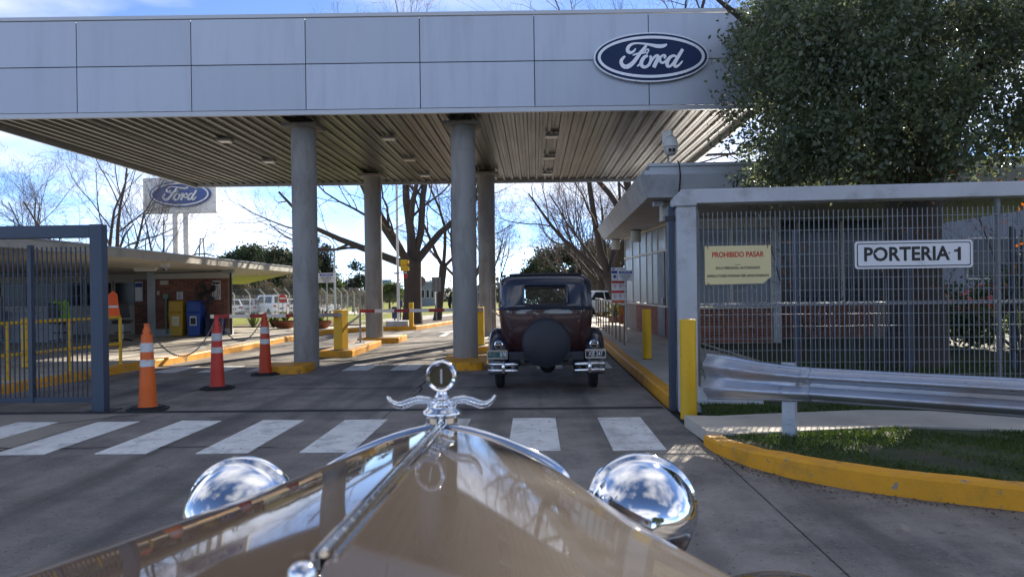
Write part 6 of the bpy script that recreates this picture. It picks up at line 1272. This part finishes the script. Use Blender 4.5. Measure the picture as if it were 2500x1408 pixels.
# far wood along the horizon (one mass)
g = np.random.default_rng(9); pts = []
for i in range(420):
    x = g.uniform(-190, 170); y = g.uniform(135, 185)
    if -32 < x < -12 and y < 170: continue
    h = g.uniform(3, 8.5)*(0.55 if -60 < x < -8 else 1.0); c = np.array([x, y, gz(y)]); pts.append(c+np.stack([g.normal(0, 2.4, 110), g.normal(0, 1.5, 110), np.abs(g.normal(0.45, 0.3, 110))*h], 1))
tag(bulk('far_wood', leaf_cloud(g, np.concatenate(pts), 0.9, 0.7), 4, mat('far_foliage', (0.07, 0.085, 0.06), 0.9, var=0.4, scale=0.15)), 'far line of mixed trees along the horizon', 'trees', kind='stuff')
# ---- big evergreen over the fence at the right
bx, by = 6.5, 13.15
big = thing('big_evergreen_tree', 'huge dark glossy-leaved tree hanging over the fence and guard house roof', 'tree', (bx, by, 0.1))
mb = MB(); mb.tube([(bx, by, 0.0), (bx, by, 0.25), (bx+0.03, by, 0.8), (bx-0.02, by, 2.0), (bx, by, 3.2), (bx, by, 4.2)], [0.66, 0.52, 0.46, 0.44, 0.46, 0.4], 14)
rn = random.Random(77)
for k in range(14):
    a = 6.283*k/14+rn.uniform(-0.2, 0.2); l = rn.uniform(2.0, 3.4); z = rn.uniform(2.9, 4.0); e = Vector((bx+math.cos(a)*l*1.1, by+math.sin(a)*l*0.65, z+rn.uniform(0.8, 4.0)))
    mb.tube([(bx, by, z-0.3), Vector((bx, by, z)).lerp(e, 0.4)+Vector((0, 0, 0.3)), Vector((bx, by, z)).lerp(e, 0.75)+Vector((0, 0, 0.2)), e], [0.2, 0.14, 0.09, 0.03], 7)
mb.build('trunk', M_BARK, big, smooth=True)
g = np.random.default_rng(21); P = []
N = 2700
for i in range(N):
    # box-like volume, denser towards the skin, ragged lower edge
    c = np.array([g.uniform(3.8, 9.9), g.uniform(10.5, 14.8), g.uniform(3.15, 7.6)])
    if g.random() < 0.45:
        f = g.integers(0, 3)
        if f == 0: c[0] = g.normal(3.85, 0.12)+0.16*math.sin(c[2]*2.2+c[1])
        elif f == 1: c[1] = g.normal(10.7, 0.15)
        else: c[2] = g.normal(3.3, 0.15)
    if c[2] > 1.5+0.405*c[1]+0.15*math.sin(c[0]*3): continue
    if c[0] < 4.3 and c[2] > 5.9+1.2*(c[0]-3.6): continue          # rounded shoulder
    if c[2] < 3.25+0.18*max(0, c[0]-6.2): continue
    if c[1] > 12.6 and c[2] < 5.3 and g.random() < 0.75: continue
    if c[1] > 14.0 and c[2] < 4.05: continue                          # clear of the guard house roof
    if math.sin(c[0]*2.7+c[2]*1.9)*math.sin(c[2]*2.3-c[1]*1.7)*math.sin(c[1]*2.1+c[0]) > 0.34: continue   # gaps
    k = int(g.integers(60, 120)); P.append(c+g.normal(size=(k, 3))*g.uniform(0.13, 0.26)*np.array([1, 1, 0.85]))
pp = np.concatenate(P); bulk('crown', leaf_cloud(g, pp, 0.082, 0.55, 0.5), 4, M_LEAF, big)
# shrubs behind the wire fence
bare_tree('bare shrub with a few orange leaves behind the fence at far right', 7.3, 11.6, 2.9, 0.05, 61, 0.12, [(-0.7, 0, 0.8, 0.9), (-0.3, -0.2, 1, 1.0), (0.2, 0.1, 1, 1.0), (0.7, 0, 0.9, 0.9), (0.1, -0.5, 0.9, 0.8)], mx_=4, kids=(5, 6, 5, 3), z0=0.1, thin=0.004, name='bare_shrub', group='shrubs behind the fence', leaves=160)
bare_tree('small bare shrub behind the fence left of the dark trunk', 5.1, 14.6, 3.0, 0.05, 62, 0.12, None, mx_=4, kids=(5, 5, 4, 3), z0=0.1, thin=0.004, name='bare_shrub', group='shrubs behind the fence', leaves=60)
for k, (x, y, s) in enumerate(((9.6, 16.0, 1.0), (11.4, 17.2, 1.2), (13.6, 16.6, 1.1))):  # bushes put in to hide the bright ground and wall beyond the fence
    evergreen('green_bush', ['dark bush behind the wire fence, leftmost of three', 'dark bush behind the wire fence, middle of three', 'dark bush behind the wire fence, rightmost of three'][k], x, y, [(rn.uniform(-0.8, 0.8), rn.uniform(-0.5, 0.5), s*(0.5+rn.uniform(0, 1.0)), 0.5, 0.5, 0.4) for i in range(7)], 90, 40, 0.16, 0.1, M_BUSH, (0.06, 0.8), 'shrubs behind the fence', 'bush')
# ---- far buildings
def far_building(label, x0, x1, y0, y1, h, m, nw, z0, wz=(1.2, 2.4), group='buildings in the background'):
    t = thing('far_building', label, 'building', ((x0+x1)/2, y0, z0), group); MB().box(x0, x1, y0, y1, z0, z0+h).build('wall', m, t); MB().box(x0-0.2, x1+0.2, y0-0.2, y1+0.2, z0+h+0.002, z0+h+0.25).build('roof', M_TRIM, t)
    for k in range(nw):
        c = x0+(x1-x0)*(k+0.5)/nw; hw = (x1-x0)/nw*0.36; w = MB().box(c-hw, c+hw, y0-0.06, y0-0.002, z0+wz[0], z0+wz[1]).build('window', M_OFFW, t); MB().box(c-hw+0.08, c+hw-0.08, y0-0.08, y0-0.062, z0+wz[0]+0.08, z0+wz[1]-0.08).build('pane', M_BGLASS, w)
far_building('long grey-blue building behind the wire fence at the right', 10.5, 44, 33, 45, 5.2, M_BLDG, 9, 0.0, (1.6, 3.4))
far_building('pale low building beyond the guard house', 7.5, 10.0, 52, 58, 3.4, M_BLDG, 2, gz(52))
q0, q1 = at(1015, 720, 130), at(1062, 720, 130); far_building('pale blue building far beyond the lawn right of the big tree', q0.x, q1.x, 130, 140, 4.2, M_BLDG, 4, gz(130), (1.5, 3.0))
q = at(943, 690, 122)
t = thing('billboard', 'small blue billboard above the far trees right of the left rear column', 'billboard', (q.x, 122, gz(122))); MB().box(q.x-0.85, q.x+0.85, 122, 122.2, q.z-0.5, q.z+0.5).build('panel', mat('pale_blue_print', (0.12, 0.2, 0.36), 0.5, var=0.05), t)
for s in (-1, 1): MB().box(q.x+s*0.6-0.06, q.x+s*0.6+0.06, 122.05, 122.15, gz(122), q.z-0.5).build('post', M_STEEL, t)

# trees behind the viewpoint, mirrored in the chrome and paint
for px_, py_, s, lab in ((-14, -26, 1.5, 'dark evergreen mirrored in the left headlamp'), (9, -24, 1.4, 'dark evergreen mirrored in the right headlamp'), (-3, -38, 1.6, 'dark evergreen mirrored in the rear of the vintage sedan'), (17, -30, 1.7, 'dark evergreen mirrored low in the right headlamp edge'), (-24, -34, 1.7, 'dark evergreen mirrored low in the left headlamp edge')):
    evergreen('roadside_evergreen', lab, px_, py_, [(rn.uniform(-2.5, 2.5)*s, rn.uniform(-1.5, 1.5), s*(1.0+rn.uniform(0, 3.8)), 1.3*s, 1.1*s, 0.8*s) for i in range(12)], 200, 45, 0.5, 0.4, M_PINE, (0.3, 3.0), 'evergreens behind the viewpoint')
